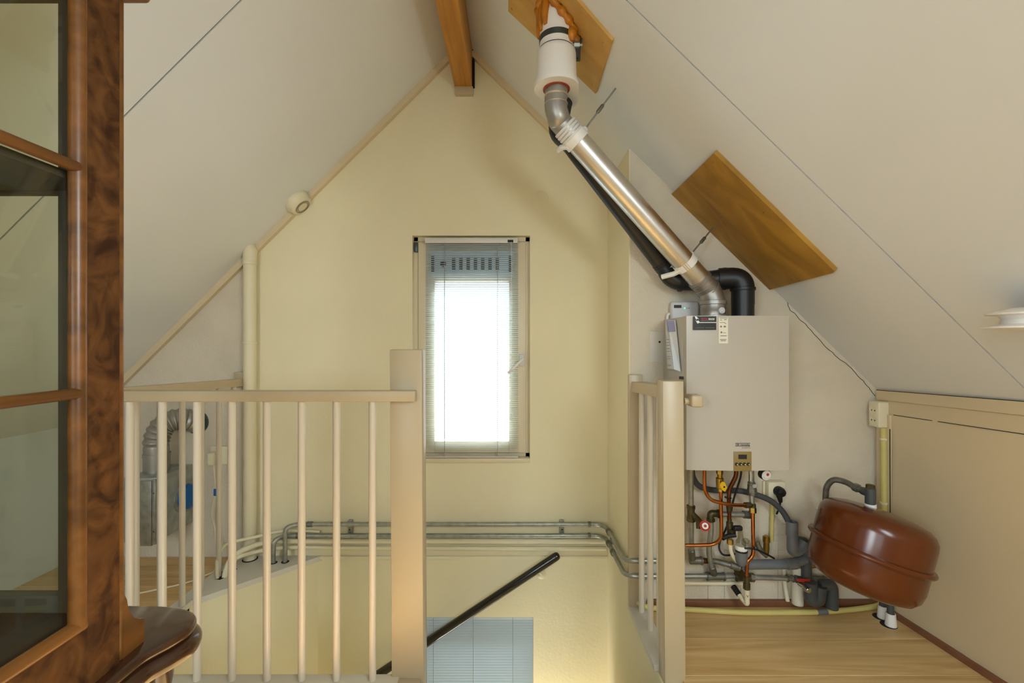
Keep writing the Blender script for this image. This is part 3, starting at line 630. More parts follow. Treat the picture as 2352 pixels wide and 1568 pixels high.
# ------------------------------------------------------------------ flue, air pipe, roof terminal
def ring(b, c, d, r, w, lip=0.002):
    c, d = V(c), V(d).normalized(); cyl(b, c - d * w / 2, c + d * w / 2, r + lip, 28, min(0.0015, w / 4))
T0, T1 = P(1316, 313, 1.735), P(1608, 643, 1.905); dfl = (T1 - T0).normalized(); U0 = T0 - dfl * 0.045
fl = thing('flue_pipe', 'shiny aluminium flue pipe running from boiler up to the roof', 'pipe', P(1637, 725, 1.915))
part('straight_pipe', lambda b: cyl(b, U0, T1, 0.0445, 36), M['alu'], fl)
EL = P(1638, 690, 1.915)
le = part('lower_elbow', lambda b: sweep(b, smooth([T1 - dfl * 0.012, T1 + dfl * 0.03, T1 + dfl * 0.062, EL + V((-0.006, 0, 0.018)), EL, EL - V((0, 0, 0.02))], 5), 0.0465, 32), M['alu_cast'], fl, 'grey cast elbow')
for q in (-0.006, 0.006, 0.03, 0.058): part('sealing_ring', lambda b: ring(b, T1 + dfl * q, dfl, 0.0475, 0.006), M['alu_cast'], le)
ad = part('boiler_adapter', lambda b: lathe(b, [(0.047, 0.068), (0.053, 0.066), (0.053, 0.052), (0.049, 0.050), (0.049, 0.030), (0.047, 0.027), (0.047, 0.008), (0.058, 0.006), (0.058, 0.0)], P(1638, 727.5, 1.915), (0, 0, 1)), M['alu_cast'], fl, 'ribbed grey boiler connection')
part('test_cap', lambda b: (lathe(b, [(0.013, 0), (0.013, 0.012), (0.008, 0.013), (0.008, 0.016), (0.004, 0.017)], P(1655, 713, 1.872), (0.1, -1, 0), 20)), M['device'], ad)
TE = P(1278, 200, 1.70)
ue = part('upper_elbow', lambda b: sweep(b, smooth([TE + V((0, 0, 0.03)), TE - V((0, 0, 0.01)), P(1276, 243, 1.70), P(1282, 268, 1.705), U0 - dfl * 0.03, U0 + dfl * 0.012], 6), 0.0415, 32), M['alu_cast'], fl, 'dull aluminium upper elbow')
for v, w in ((222, 0.008), (240, 0.004)): part('sealing_ring', lambda b: ring(b, P(1277, v, 1.70), (0, 0, 1), 0.042, w), M['alu'], ue)
for k in range(4): part('collar_rib', lambda b: ring(b, U0 + dfl * (0.002 + 0.013 * k), dfl, 0.0465, 0.011), M['device'], fl)
# clamps with threaded rods
def clamp(label, c, d, r, end, side, arm):
    t = thing('pipe_clamp', label, 'clamp', c, 'white pipe clamps with threaded rods')
    part('band', lambda b: cyl(b, V(c) - d * 0.017, V(c) + d * 0.017, r + 0.005, 32, 0.002), M['white_plastic'], t)
    start = V(c) + side * (r + 0.002)
    part('lug', lambda b: sweep(b, [V(c) + side * (r - 0.003), V(c) + side * (r + 0.018)], [0.016, 0.012], 8), M['white_plastic'], t)
    part('rod', lambda b: cyl(b, V(c) + side * (r + 0.012), end, 0.0035, 10), M['galv'], t)
    m1, m2 = start.lerp(V(end), 0.42), start.lerp(V(end), 0.62)
    part('turnbuckle', lambda b: sweep(b, [m1, m1.lerp(m2, .15), m1.lerp(m2, .85), m2], [0.004, 0.0075, 0.0075, 0.004], 12), M['fitting_grey'], t)
    part('arm', lambda b: tube(b, [V(c) - side * (r - 0.002)] + arm, 0.011, 0.01, 8), M['white_plastic'], t)
    return t
cA = P(1322, 320, 1.74); rA = RR(1414, 203); sA = (rA - cA); sA = (sA - dfl * sA.dot(dfl)).normalized()
tA = clamp('white clamp holding the top end of the aluminium flue', cA, dfl, 0.0445, RR(1414, 203), sA, [P(1290, 338, 1.76), P(1283, 346, 1.80)])
cB = P(1574, 604, 1.888); rB = RR(1645, 515); sB = (rB - cB); sB = (sB - dfl * sB.dot(dfl)).normalized()
tB = clamp('white double clamp joining the flue and black pipe above the boiler', cB, dfl, 0.0445, RR(1645, 515, 0.013), sB, [P(1550, 628, 1.90), P(1520, 636, 1.93)])
cxT, cyT = P(1278, 0, 1.70).x, 1.70
zz = lambda v: P(0, v, 1.70).z
# black air pipe
BP = [P(1522, 607, 1.985), P(1312, 332, 1.845)]; db_ = (BP[0] - BP[1]).normalized()
ap = thing('air_pipe', 'black plastic air pipe behind the flue bending into the boiler', 'pipe', P(1706, 725, 1.93))
part('slanted_pipe', lambda b: sweep(b, smooth([V((cxT + 0.036, cyT + 0.092, zz(203))), V((cxT + 0.03, cyT + 0.092, zz(216))), P(1283, 300, 1.805), BP[1] - db_ * 0.01, BP[1] + db_ * 0.05], 6) + [BP[0]], 0.0385, 28), M['black'], ap)
for q in (-0.012, 0.0, 0.012): part('socket_ring', lambda b: ring(b, BP[0] + db_ * q, db_, 0.0395, 0.007), M['black'], ap)
hp = [BP[0] + db_ * 0.005, P(1545, 645, 1.985), P(1600, 647, 1.975), P(1662, 639, 1.955), P(1706, 637, 1.93), P(1706, 690, 1.93), P(1706, 727, 1.93)]
part('lower_bend', lambda b: sweep(b, fillet(hp[:4], 0.045, 8), 0.040, 28), M['black'], ap)
part('boiler_bend', lambda b: sweep(b, fillet([P(1650, 640, 1.958), P(1706, 638, 1.93), P(1706, 700, 1.93)], 0.065, 10), 0.0455, 28), M['black'], ap)
part('boiler_stub', lambda b: sweep(b, [P(1706, 662, 1.93), P(1706, 727, 1.93)], 0.0445, 28), M['black'], ap)
for c, d, r, w in ((P(1706, 664, 1.93), (0, 0, 1), 0.0475, 0.014), (P(1664, 640, 1.955), (1, 0, 0), 0.046, 0.012), (P(1562, 647, 1.98), (1, 0, 0), 0.041, 0.012)): part('collar', lambda b: ring(b, c, d, r, w), M['black'], ap)
part('clamp_ring', lambda b: cyl(b, BP[0] + db_ * 0.016, BP[0] + db_ * 0.044, 0.044, 28, 0.002), M['white_plastic'], tB)
# roof terminal
rt = thing('roof_terminal', 'white vertical roof duct sealed with orange foam', 'duct', (cxT, cyT, zz(205)))
part('upper_tube', lambda b: lathe(b, [(0.0625, 0), (0.0625, zz(-60) - zz(122))], (cxT, cyT, zz(122)), (0, 0, 1), 40), M['white_plastic'], rt)
part('bell', lambda b: lathe(b, [(0.066, 0.0), (0.071, -0.006), (0.0735, -0.02), (0.075, -(zz(118) - zz(178))), (0.078, -(zz(118) - zz(190))), (0.078, -(zz(118) - zz(197))), (0.06, -(zz(118) - zz(198)))], (cxT, cyT, zz(118)), (0, 0, 1), 44), M['white_plastic'], rt)
part('bell_lip', lambda b: sweep(b, [V((cxT + 0.0, cyT + 0.0, zz(205))) , V((cxT + 0.03, cyT + 0.04, zz(206)))], [0.001, 0.001], 6), M['white_plastic'], rt) if False else None
part('seam', lambda b: lathe(b, [(0.0655, 0), (0.0655, 0.003)], (cxT, cyT, zz(118)), (0, 0, 1), 40), M['dark'], rt)
part('steel_band', lambda b: lathe(b, [(0.063, 0), (0.0645, 0.001), (0.0645, 0.021), (0.063, 0.022)], (cxT, cyT, zz(101)), (0, 0, 1), 40), M['steel_dark'], rt)
part('gasket', lambda b: lathe(b, [(0.0445, 0.004), (0.050, 0.003), (0.050, -0.002), (0.0415, -0.0025), (0.0415, 0.004)], (cxT, cyT, zz(205.5)), (0, 0, 1), 36), M['rust_red'], rt, 'red rubber gasket ring')
def hull(b, c0, r0, c1, r1, za, zb):
    n = 48; pts = []
    d = (V(c1) - V(c0)); base = math.atan2(d.y, d.x); al = math.acos((r0 - r1) / d.length)
    for k in range(n): a = base + al + (2 * math.pi - 2 * al) * k / (n - 1); pts.append((c0[0] + r0 * math.cos(a), c0[1] + r0 * math.sin(a)))
    for k in range(n): a = base - al + 2 * al * k / (n - 1); pts.append((c1[0] + r1 * math.cos(a), c1[1] + r1 * math.sin(a)))
    prism(b, [V((x, y, za)) for x, y in pts], (0, 0, zb - za))
part('adapter_plate', lambda b: hull(b, (cxT, cyT), 0.083, (cxT + 0.038, cyT + 0.095), 0.056, zz(204.5), zz(196)), M['white_plastic'], rt)
part('adapter_body', lambda b: hull(b, (cxT, cyT), 0.074, (cxT + 0.036, cyT + 0.09), 0.052, zz(196), zz(176)), M['white_plastic'], rt)
def foam(b):
    # lumpy bead round the tube where it meets the board, with runs hanging down the tube
    def q(deg, dz=0.0, out=0.006):
        a = math.radians(deg); x, y = cxT + (0.0625 + out) * math.cos(a), cyT + (0.0625 + out) * math.sin(a)
        return V((x, y, zr(x) - 0.022 + dz))
    sp = smooth([q(165, -0.03), q(195, -0.035), q(225, -0.012), q(255, -0.004), q(280, -0.012), q(305, -0.01), q(330, -0.012), q(355, -0.02), q(375, -0.02)], 6); n = len(sp)
    sweep(b, sp, [0.013 + 0.004 * math.sin(k * 1.1) + 0.006 * max(0, (k - n * 0.68) / (n * 0.32)) for k in range(n)], 12)
    for deg, z0, z1, r in ((190, -0.02, -0.10, 0.011), (205, -0.02, -0.125, 0.010), (226, 0.0, -0.10, 0.013), (176, -0.05, -0.14, 0.009), (322, -0.01, -0.062, 0.016)):
        d = [q(deg + 2 * math.sin(k), z0 + (z1 - z0) * k / 7, 0.003) for k in range(8)]
        sweep(b, d, [r * (0.45 + 0.75 * math.sin(math.pi * (k + 0.9) / 8.3)) for k in range(8)], 12)
part('foam', foam, M['foam'], rt, 'orange expanding foam bead')
def bkt(b):
    a = P(1332, 60, 1.66); c = P(1326, 140, 1.66)
    for p0, p1 in ((P(1338, 56, 1.69), P(1329, 98, 1.685)), (P(1328, 100, 1.685), P(1327, 140, 1.68))):
        d = (p1 - p0).normalized(); sidev = d.cross(V((0, 1, 0))).normalized() * 0.0095
        hexa(b, [p0 - sidev, p0 + sidev, p1 + sidev, p1 - sidev] + [q + V((0, 0.004, 0)) for q in (p0 - sidev, p0 + sidev, p1 + sidev, p1 - sidev)])
k = part('perforated_strap', bkt, M['steel_dark'], rt)
part('bolt', lambda b: (hexnut(b, P(1318, 103, 1.68), P(1331, 103, 1.68), 0.011), cyl(b, P(1312, 103, 1.68), P(1338, 103, 1.68), 0.005, 10)), M['galv'], k)
for p in ((1337, 63), (1333.5, 82), (1326.5, 134)): part('strap_hole', lambda b: lathe(b, [(0.0035, 0), (0.0035, 0.001)], P(p[0], p[1], 1.684 if p[1] < 100 else 1.679), (0, -1, 0), 10), M['dark'], k)

# plywood boards on the roof
def board(name, label, quad, th, m, screws, group=None):
    t = thing(name, label, 'board', RR(*quad[0]), group)
    part('panel', lambda b: prism(b, [RR(u, v, 0.0005) for u, v in quad], NR * th), m, t)
    for u, v in screws:
        part('screw', lambda b: lathe(b, [(0.0042, 0), (0.003, 0.0015)], RR(u, v, th + 0.0005), NR, 10), M['brass'], t)
board('plywood_board', 'light plywood board on the roof left of the white duct', [(1172, 22), (1172, -70), (1282.4, -70), (1282.4, 125)], 0.011, M['ply_light'], [(1180, 16)], 'plywood boards on the roof slope')
board('plywood_board', 'light plywood board with pointed corner right of the white duct', [(1283.6, 126), (1283.6, -50), (1292, -50), (1411, 88), (1372, 211)], 0.011, M['ply_light'], [(1295, 4), (1390, 92), (1364, 190)], 'plywood boards on the roof slope')
board('plywood_board', 'dark brown slanted plywood board beside the boiler wall', [(1548, 440), (1647, 344), (1924, 615), (1921, 619), (1771, 660)], 0.016, M['ply'], [(1644, 365), (1761, 481), (1824, 636), (1897, 612)], 'plywood boards on the roof slope')

# smoke detector
sd = thing('smoke_detector', 'round cream smoke detector on the left roof slope', 'detector', RL(680, 462))
so = RL(681, 461, 0.0)
part('housing', lambda b: lathe(b, [(0.070, 0), (0.071, 0.014), (0.063, 0.026), (0.060, 0.040), (0.052, 0.047), (0.020, 0.049)], so, NL, 36), M['cream_plastic'], sd)
for r in (0.043, 0.037, 0.031): part('vent_slot', lambda b: lathe(b, [(r, 0), (r, 0.0012), (r - 0.0022, 0.0012), (r - 0.0022, 0)], so + NL * 0.0475, NL, 36, False), M['dark'], sd)

# ------------------------------------------------------------------ left side: drain pipe, vent unit, sockets, tubes
t = thing('drain_pipe', 'cream vertical drain pipe in the left corner of the gable', 'pipe', (P(574, 0, 2.48).x, 2.48, 0))
xp = P(574, 0, 2.48).x
part('pipe', lambda b: sweep(b, [V((xp, 2.48, -0.01)), V((xp, 2.48, P(0, 600, 2.48).z))], 0.0325, 28), M['pvc_cream'], t)
part('top_bend', lambda b: sweep(b, smooth([V((xp, 2.48, P(0, 606, 2.48).z)), V((xp, 2.48, P(0, 588, 2.48).z)), V((xp - 0.001, 2.48, P(0, 572, 2.48).z)), V((xp - 0.05, 2.49, P(0, 540, 2.48).z))], 6), 0.0345, 28), M['pvc_cream'], t)
part('coupling', lambda b: ring(b, (xp, 2.48, P(0, 604, 2.48).z), (0, 0, 1), 0.034, 0.02), M['pvc_cream'], t)
part('coupling', lambda b: ring(b, (xp, 2.48, P(0, 787, 2.48).z), (0, 0, 1), 0.033, 0.014), M['pvc_cream'], t)
part('floor_hole', lambda b: lathe(b, [(0.039, 0), (0.039, 0.0008)], (xp + 0.003, 2.476, 0.0062), (0, 0, 1), 20), M['dark'], t)

vu = thing('ventilation_unit', 'galvanised ventilation box with blue cap and flexible duct behind the left balusters', 'ventilator', (-1.85, 2.38, 0.19))
part('box', lambda b: box(b, -1.93, -1.768, 2.262, YG - 0.001, 0.192, 0.512, 0.002), M['galv_sheet'], vu)
part('front_flange', lambda b: box(b, -1.84, -1.785, 2.252, 2.2625, 0.178, 0.50, 0.001), M['galv'], vu)
part('edge_flange', lambda b: box(b, -1.78, -1.764, 2.250, 2.264, 0.186, 0.508, 0.001), M['galv'], vu)
for z in (0.25, 0.44): part('screw', lambda b: lathe(b, [(0.004, 0), (0.003, 0.002)], (-1.772, 2.2498, z), (0, -1, 0), 8), M['steel_dark'], vu)
bc = V((-1.768, 2.46, 0.352))
part('cap', lambda b: lathe(b, [(0.070, 0.0), (0.070, 0.008), (0.066, 0.012), (0.064, 0.03), (0.05, 0.042), (0.02, 0.046)], bc, (1, 0, 0), 32), M['blue'], vu, 'bright blue round cap')
part('cap_ring', lambda b: lathe(b, [(0.082, 0), (0.082, 0.006), (0.07, 0.010)], bc, (1, 0, 0), 32), M['galv'], vu)
part('spigot', lambda b: (cyl(b, (-1.862, 2.385, 0.505), (-1.862, 2.385, 0.60), 0.058, 28), cyl(b, (-1.862, 2.385, 0.588), (-1.862, 2.385, 0.606), 0.0605, 28)), M['duct'], vu)
dp = smooth([V((-1.862, 2.385, 0.60)), V((-1.862, 2.385, 0.68)), V((-1.84, 2.40, 0.745)), V((-1.80, 2.43, 0.772)), V((-1.765, 2.465, 0.765)), V((-1.745, 2.505, 0.745))], 14)
part('flexible_duct', lambda b: sweep(b, dp, [0.056 + 0.004 * math.sin(i * 1.25) * (1 if 8 < i < 62 else 0) for i in range(len(dp))], 24), M['duct'], vu)
part('wall_collar', lambda b: lathe(b, [(0.066, 0), (0.066, 0.006), (0.058, 0.007)], V((-1.745, YG, 0.745)), (0, -1, 0), 28), M['steel_dark'], vu)

sk = thing('wall_socket', 'cream wall socket with plug behind the left balusters', 'socket', P(500, 1066, YG))
part('plate', lambda b: box(b, P(484, 0, 2.5).x, P(523, 0, 2.5).x, 2.497, YG - 0.0005, P(0, 1066, 2.5).z, P(0, 1025, 2.5).z, 0.004), M['cream_plastic'], sk)
part('plug', lambda b: box(b, P(482, 0, 2.48).x, P(497, 0, 2.48).x, 2.455, 2.497, P(0, 1067, 2.48).z, P(0, 1038, 2.48).z, 0.008, 3), M['cream_plastic'], sk)
wire = smooth([P(491, 1066, 2.475), P(494, 1100, 2.48), P(495, 1130, 2.49), P(487, 1180, 2.49), P(495, 1222, 2.49), FL(497, 1300, 0.02), FL(470, 1322, 0.008), FL(420, 1340, 0.006), FL(330, 1360, 0.006), FL(300, 1365, 0.006)], 8)
part('cable', lambda b: sweep(b, wire, 0.0042, 8), M['pvc_cream'], sk)
part('cable_tag', lambda b: box(b, P(492, 0, 2.485).x, P(499, 0, 2.485).x, 2.478, 2.488, P(0, 1138, 2.485).z, P(0, 1122, 2.485).z, 0.002), M['blue'], sk)

# cream tubes from the floor to the gable wall
zf = 0.006
def tubes(name, label, pts, r, m, cat='pipe', grp=None, fil=0.03):
    return one(name, lambda b: sweep(b, smooth(pts, 6), r, 14), m, label, cat, grp)
tubes('water_pipe', 'thin cream pipe, upper one arching up from the left floor hole', [FL(499, 1328, zf), P(499, 1290, 2.29), P(508, 1262, 2.32), P(530, 1246, 2.36), P(590, 1232, 2.43), P(640, 1221, 2.49), P(700, 1219, 2.50), P(735, 1221, 2.50)], 0.0085, M['pvc_cream'], grp='cream pipes by the left balusters')
tubes('water_pipe', 'thicker cream pipe, middle one arching up from the left floor hole', [FL(516, 1325, zf), P(521, 1303, 2.30), P(535, 1278, 2.33), P(570, 1258, 2.39), P(620, 1244, 2.46), P(700, 1242, 2.495), P(900, 1242.5, 2.503), P(1390, 1242.5, 2.503)], 0.0135, M['pvc_cream'], grp='cream pipes by the left balusters')
tubes('water_pipe', 'lowest cream pipe running along the gable wall to the right', [FL(534, 1300, zf), P(545, 1281, 2.34), P(580, 1269, 2.40), P(640, 1258, 2.46), P(720, 1256.5, 2.50), P(900, 1258, 2.502), P(1392, 1259, 2.502)], 0.0105, M['pvc_cream'], grp='cream pipes by the left balusters')
one('floor_hole', lambda b: prism(b, [FL(*q, 0.0062) for q in ((494, 1330), (505, 1331), (528, 1322), (545, 1306), (535, 1300), (510, 1312))], (0, 0, 0.0006)), M['dark'], 'dark cut-out in the plate where the cream pipes come up', 'hole')
# galvanised pipes along gable wall, round the corner to the boiler
r_ = 0.0115
def galv(label, a, z, z2, xend, name='heating_pipe'):
    t = thing(name, label, 'pipe', V((a.x, a.y, 0)), 'galvanised heating pipes round the stairwell')
    x0 = a.x
    pts = [a, V((x0, a.y, z)), V((x0 + 0.05, 2.487, z)), V((0.475, 2.487, z)), V((0.508, 2.44, z)), V((0.508, 2.06, (z + z2) / 2)), V((0.545, 2.028, z2)), V((xend, 2.028, z2))]
    part('pipe', lambda b: tube(b, pts[:3] + pts[3:], r_, 0.045, 14, 8), M['galv'], t)
    for p, q, e in ((V((x0 + 0.10, 2.487, z)), V((x0 + 0.13, 2.487, z)), 0.003), (V((0.415, 2.487, z)), V((0.43, 2.487, z)), 0.003), (V((0.508, 2.40, z)), V((0.508, 2.37, z)), 0.0035), (V((0.508, 2.30, z)), V((0.508, 2.27, z)), 0.003)):
        part('coupling', lambda b: cyl(b, p, q, r_ + e, 16, 0.001), M['fitting_grey'], t)
    part('floor_hole', lambda b: lathe(b, [(0.02, 0), (0.02, 0.0008)], V((x0, a.y, 0.0062)), (0, 0, 1), 14), M['dark'], t)
    return t
galv('upper galvanised pipe on the gable wall leading to the boiler pipework', V((FL(655, 1290, 0.006).x, FL(655, 1290, 0.006).y, -0.01)), 0.192, 0.213, 0.74)
galv('lower galvanised pipe on the gable wall leading to the boiler pipework', V((FL(628, 1292, 0.006).x, FL(628, 1292, 0.006).y, -0.01)), 0.130, 0.145, 1.00)
for u, lb in ((803, 'double pipe clip behind the balusters on the gable wall'), (1291, 'double pipe clip below the gable window')):
    t = thing('pipe_clip', lb, 'clip', P(u, 1217, 2.50), 'double pipe clips')
    part('saddle', lambda b: (box(b, P(u - 5, 0, 2.49).x, P(u + 5, 0, 2.49).x, 2.500, YG - 0.0005, 0.118, 0.207, 0.002), cyl(b, (P(u - 5, 0, 2.49).x, 2.487, 0.192), (P(u + 5, 0, 2.49).x, 2.487, 0.192), r_ + 0.0022, 18), cyl(b, (P(u - 5, 0, 2.49).x, 2.487, 0.130), (P(u + 5, 0, 2.49).x, 2.487, 0.130), r_ + 0.0022, 18)), M['galv'], t)
    part('screw', lambda b: lathe(b, [(0.005, 0), (0.003, 0.003)], P(u, 1216, 2.50), (0, -1, 0), 10), M['steel_dark'], t)
one('cover_disc', lambda b: lathe(b, [(0.044, 0), (0.044, 0.0012), (0.042, 0.002)], P(1242, 456, YG - 0.0004), (0, -1, 0), 32), M['yellow'], 'round painted-over cover on the yellow gable wall', 'cover')

for u0, u1 in ((1562, 1624.6), (1625.4, 1662.6), (1663.4, 1700), (1700.8, 1785.6), (1786.4, 1836)):
    part('board', lambda b: box(b, P(u0, 0, YW).x, P(u1, 0, YW).x, YW - 0.004, YW - 0.0002, 0.026, P(0, 1262, YW).z, 0.0006, 1), M['plaster'], wall_right_white)
# ------------------------------------------------------------------ pipework under the boiler
YP = 1.99
def pp(pts, Y=YP): return [P(p[0], p[1], p[2] if len(p) > 2 else Y) for p in pts]
# left galvanised riser with red tap
t = thing('riser_pipe', 'galvanised riser with red-knobbed tap beside the railing post', 'pipe', P(1588, 1288, 2.0))
part('pipe', lambda b: sweep(b, pp([(1587, 1075, 1.99), (1587, 1170, 1.99), (1588, 1262, 2.0), (1589, 1287, 2.02)]), 0.0112, 16), M['galv'], t)
tp = part('tap_body', lambda b: (cyl(b, P(1587, 1160, 1.99), P(1587, 1196, 1.99), 0.0155, 16, 0.003), tube(b, pp([(1587, 1176, 1.99), (1602, 1192, 1.965), (1613, 1203, 1.935)]), 0.0125, 0.01, 14), tube(b, pp([(1603, 1196, 1.955), (1604, 1214, 1.945)]), 0.009, 0.01, 12)), M['fitting'], t)
for va, vb in ((1160, 1168), (1189, 1197)): part('nut', lambda b: hexnut(b, P(1587, va, 1.99), P(1587, vb, 1.99), 0.018), M['fitting'], tp)
part('red_knob', lambda b: lathe(b, [(0.015, -0.012), (0.021, -0.006), (0.0215, 0.012), (0.0165, 0.014), (0.015, 0.010), (0.006, 0.010)], P(1618.5, 1206.5, 1.925), P(1621, 1208.5, 1.90) - P(1618.5, 1206.5, 1.925), 24), M['red'], tp, 'red plastic hand wheel')
part('knob_mark', lambda b: lathe(b, [(0.013, 0.0145), (0.006, 0.015), (0.006, 0.0125), (0.013, 0.0125)], P(1618.5, 1206.5, 1.925), P(1621, 1208.5, 1.90) - P(1618.5, 1206.5, 1.925), 20, False), M['print_white'], tp)
part('tee', lambda b: (cyl(b, P(1588, 1262, 2.0), P(1590, 1284, 2.015), 0.0145, 16, 0.002), cyl(b, P(1584, 1287, 2.02), P(1610, 1287, 2.02), 0.0155, 16, 0.002), cyl(b, P(1609, 1287, 2.02), P(1613, 1287, 2.02), 0.0185, 18, 0.001)), M['fitting_grey'], t)
part('copper_sleeve', lambda b: cyl(b, P(1612, 1287, 2.02), P(1635, 1288, 2.02), 0.0118, 16), M['copper_dark'], t)
part('slanting_run', lambda b: (sweep(b, pp([(1634, 1287.5, 2.015), (1648, 1289, 2.0), (1684, 1299, 1.97)]), 0.0122, 16), cyl(b, P(1676, 1297, 1.975), P(1700, 1303, 1.97), 0.0155, 16, 0.003)), M['fitting_grey'], t)
# copper pipes
COP = 'copper pipes under the boiler'
t = thing('copper_pipe', 'copper pipe curving from boiler to brass nut on the right', 'pipe', P(1618, 1160, 1.9), COP)
part('pipe', lambda b: sweep(b, smooth(pp([(1618, 1074, 1.90), (1618, 1108, 1.90), (1621, 1130, 1.90), (1634, 1147, 1.90), (1655, 1154, 1.90), (1680, 1159, 1.91), (1714, 1160, 1.935)]), 6), 0.0075, 14), M['copper'], t)
part('nut', lambda b: (hexnut(b, P(1711, 1160, 1.935), P(1721, 1159.5, 1.945), 0.0125), cyl(b, P(1720, 1159.5, 1.945), P(1728, 1159, 1.955), 0.011, 14)), M['fitting'], t)
t = thing('copper_pipe', 'copper gas pipe below the yellow-handled valve bending to the left', 'pipe', P(1655, 1250, 1.93), COP)
part('pipe', lambda b: sweep(b, smooth(pp([(1655.5, 1118, 1.93), (1656, 1170, 1.93), (1656.5, 1222, 1.93), (1652, 1240, 1.935), (1636, 1249.5, 1.945), (1612, 1251.5, 1.955), (1574, 1252, 1.97)]), 6), 0.0075, 14), M['copper'], t)
vv = part('gas_valve', lambda b: (hexnut(b, P(1653, 1076, 1.93), P(1653, 1088, 1.93), 0.0135), cyl(b, P(1653, 1086, 1.93), P(1653.5, 1100, 1.93), 0.0105, 14), cyl(b, P(1653, 1096, 1.93), P(1654, 1121, 1.93), 0.0155, 16, 0.003), hexnut(b, P(1655, 1120, 1.93), P(1655.5, 1128, 1.93), 0.0115)), M['brass'], t)
part('handle', lambda b: prism(b, pp([(1659, 1104.5), (1665, 1108), (1666.5, 1115), (1669.5, 1119), (1666, 1123), (1664, 1128.5), (1657, 1124), (1652, 1114), (1654, 1108)], 1.905), (0, -0.006, 0), 0.001, 1), M['yellow_handle'], vv, 'yellow lever')
part('handle_hole', lambda b: lathe(b, [(0.004, 0), (0.004, 0.0005)], P(1663.6, 1118, 1.8988), (0, -1, 0), 12), M['dark'], vv)
t = thing('copper_pipe', 'tarnished copper pipe with black cable tie above the dark tap', 'pipe', P(1675, 1180, 1.95), COP)
part('pipe', lambda b: sweep(b, smooth(pp([(1691, 1074, 1.94), (1690, 1092, 1.94), (1683, 1108, 1.945), (1676, 1122, 1.95), (1674, 1140, 1.95), (1674.5, 1160, 1.955), (1675, 1192, 1.96)]), 6), 0.0088, 14), M['copper_dark'], t)
part('cable_tie', lambda b: (ring(b, P(1674, 1143, 1.95), (0, 0, 1), 0.0092, 0.005), cyl(b, P(1665, 1141, 1.94), P(1672, 1143, 1.94), 0.004, 8)), M['rubber'], t)
part('sleeve', lambda b: sweep(b, pp([(1674.5, 1160, 1.955), (1675, 1173, 1.956)]), [0.0125, 0.0105], 14), M['fitting'], t)
t = thing('filling_tap', 'dark bronze tap with black handle under the boiler', 'tap', P(1676, 1240, 1.96))
part('body', lambda b: (cyl(b, P(1675.5, 1192, 1.96), P(1675.5, 1201, 1.96), 0.0095, 12), cyl(b, P(1676, 1198, 1.96), P(1676, 1208, 1.96), 0.0145, 14, 0.002), cyl(b, P(1676, 1206, 1.96), P(1677, 1232, 1.96), 0.0125, 14), sweep(b, pp([(1677, 1220, 1.955), (1687, 1222, 1.94)]), [0.013, 0.012], 14)), M['fitting'], t)
part('handle', lambda b: box(b, P(1684, 0, 1.93).x, P(1704, 0, 1.93).x, 1.918, 1.938, P(0, 1218, 1.93).z, P(0, 1206, 1.93).z, 0.007, 3), M['rubber'], t)
part('lower_handle', lambda b: tube(b, pp([(1659, 1236, 1.94), (1672, 1230, 1.945), (1690, 1228, 1.94)]), 0.0095, 0.02, 12), M['rubber'], t)
part('outlet_nut', lambda b: hexnut(b, P(1677, 1238, 1.96), P(1677, 1249, 1.96), 0.0135), M['brass'], t)
part('outlet_hose', lambda b: sweep(b, smooth(pp([(1677, 1246, 1.96), (1678, 1262, 1.96), (1683, 1276, 1.965), (1692, 1290, 1.975)]), 6), 0.0085, 12), M['pvc_cream'], t)
one('black_cable', lambda b: sweep(b, smooth(pp([(1703, 1074, 1.96), (1701, 1095, 1.96), (1694, 1118, 1.975), (1684, 1150, 1.985), (1676, 1190, 1.99), (1667, 1215, 1.99), (1655, 1240, 1.99), (1652, 1258, 1.985), (1659, 1272, 1.98), (1672, 1275, 1.98), (1688, 1272, 1.985)]), 6), 0.0042, 8), M['rubber'], 'long black cable hanging in a loop below the boiler', 'cable')
one('black_cable', lambda b: sweep(b, smooth(pp([(1708, 1259, 1.93), (1722, 1259, 1.925), (1738, 1262, 1.93), (1760, 1272, 1.95), (1778, 1282, 1.97)]), 6), 0.004, 8), M['rubber'], 'short black cable passing behind the right copper pipe', 'cable')
one('drain_hose', lambda b: sweep(b, smooth(pp([(1589, 1078, 2.02), (1592, 1096, 2.02), (1605, 1115, 2.02), (1630, 1124, 2.02), (1660, 1126, 2.02), (1700, 1127, 2.015), (1740, 1137, 2.0), (1772, 1151, 1.99), (1798, 1175, 1.98), (1815, 1205, 1.97)]), 6), 0.0125, 14), M['hose_grey'], 'dark grey flexible hose arching into the grey funnel pipe', 'hose')
# galvanised supply with valve and copper drop
t = thing('supply_pipe', 'galvanised pipe with tee fitting and copper drop below the control panel', 'pipe', P(1728, 1390, 1.94))
part('pipe', lambda b: sweep(b, pp([(1725.5, 1074, 1.955), (1726, 1110, 1.955), (1727.5, 1165, 1.955)]), 0.0112, 16), M['galv'], t)
part('paint_streak', lambda b: sweep(b, pp([(1723.5, 1082, 1.9435), (1724.5, 1092, 1.9435), (1724, 1104, 1.9435)]), 0.003, 6), M['print_white'], t)
part('stop_valve', lambda b: (cyl(b, P(1726, 1106, 1.955), P(1726.5, 1114, 1.955), 0.0155, 14, 0.002), hexnut(b, P(1726.5, 1113, 1.955), P(1727, 1122, 1.955), 0.017), hexnut(b, P(1727, 1121, 1.955), P(1727.5, 1130, 1.955), 0.019), cyl(b, P(1727.5, 1129, 1.955), P(1728, 1136, 1.955), 0.0185, 16, 0.002), cyl(b, P(1733, 1116, 1.94), P(1733, 1116, 1.925), 0.008, 12)), M['fitting_grey'], t)
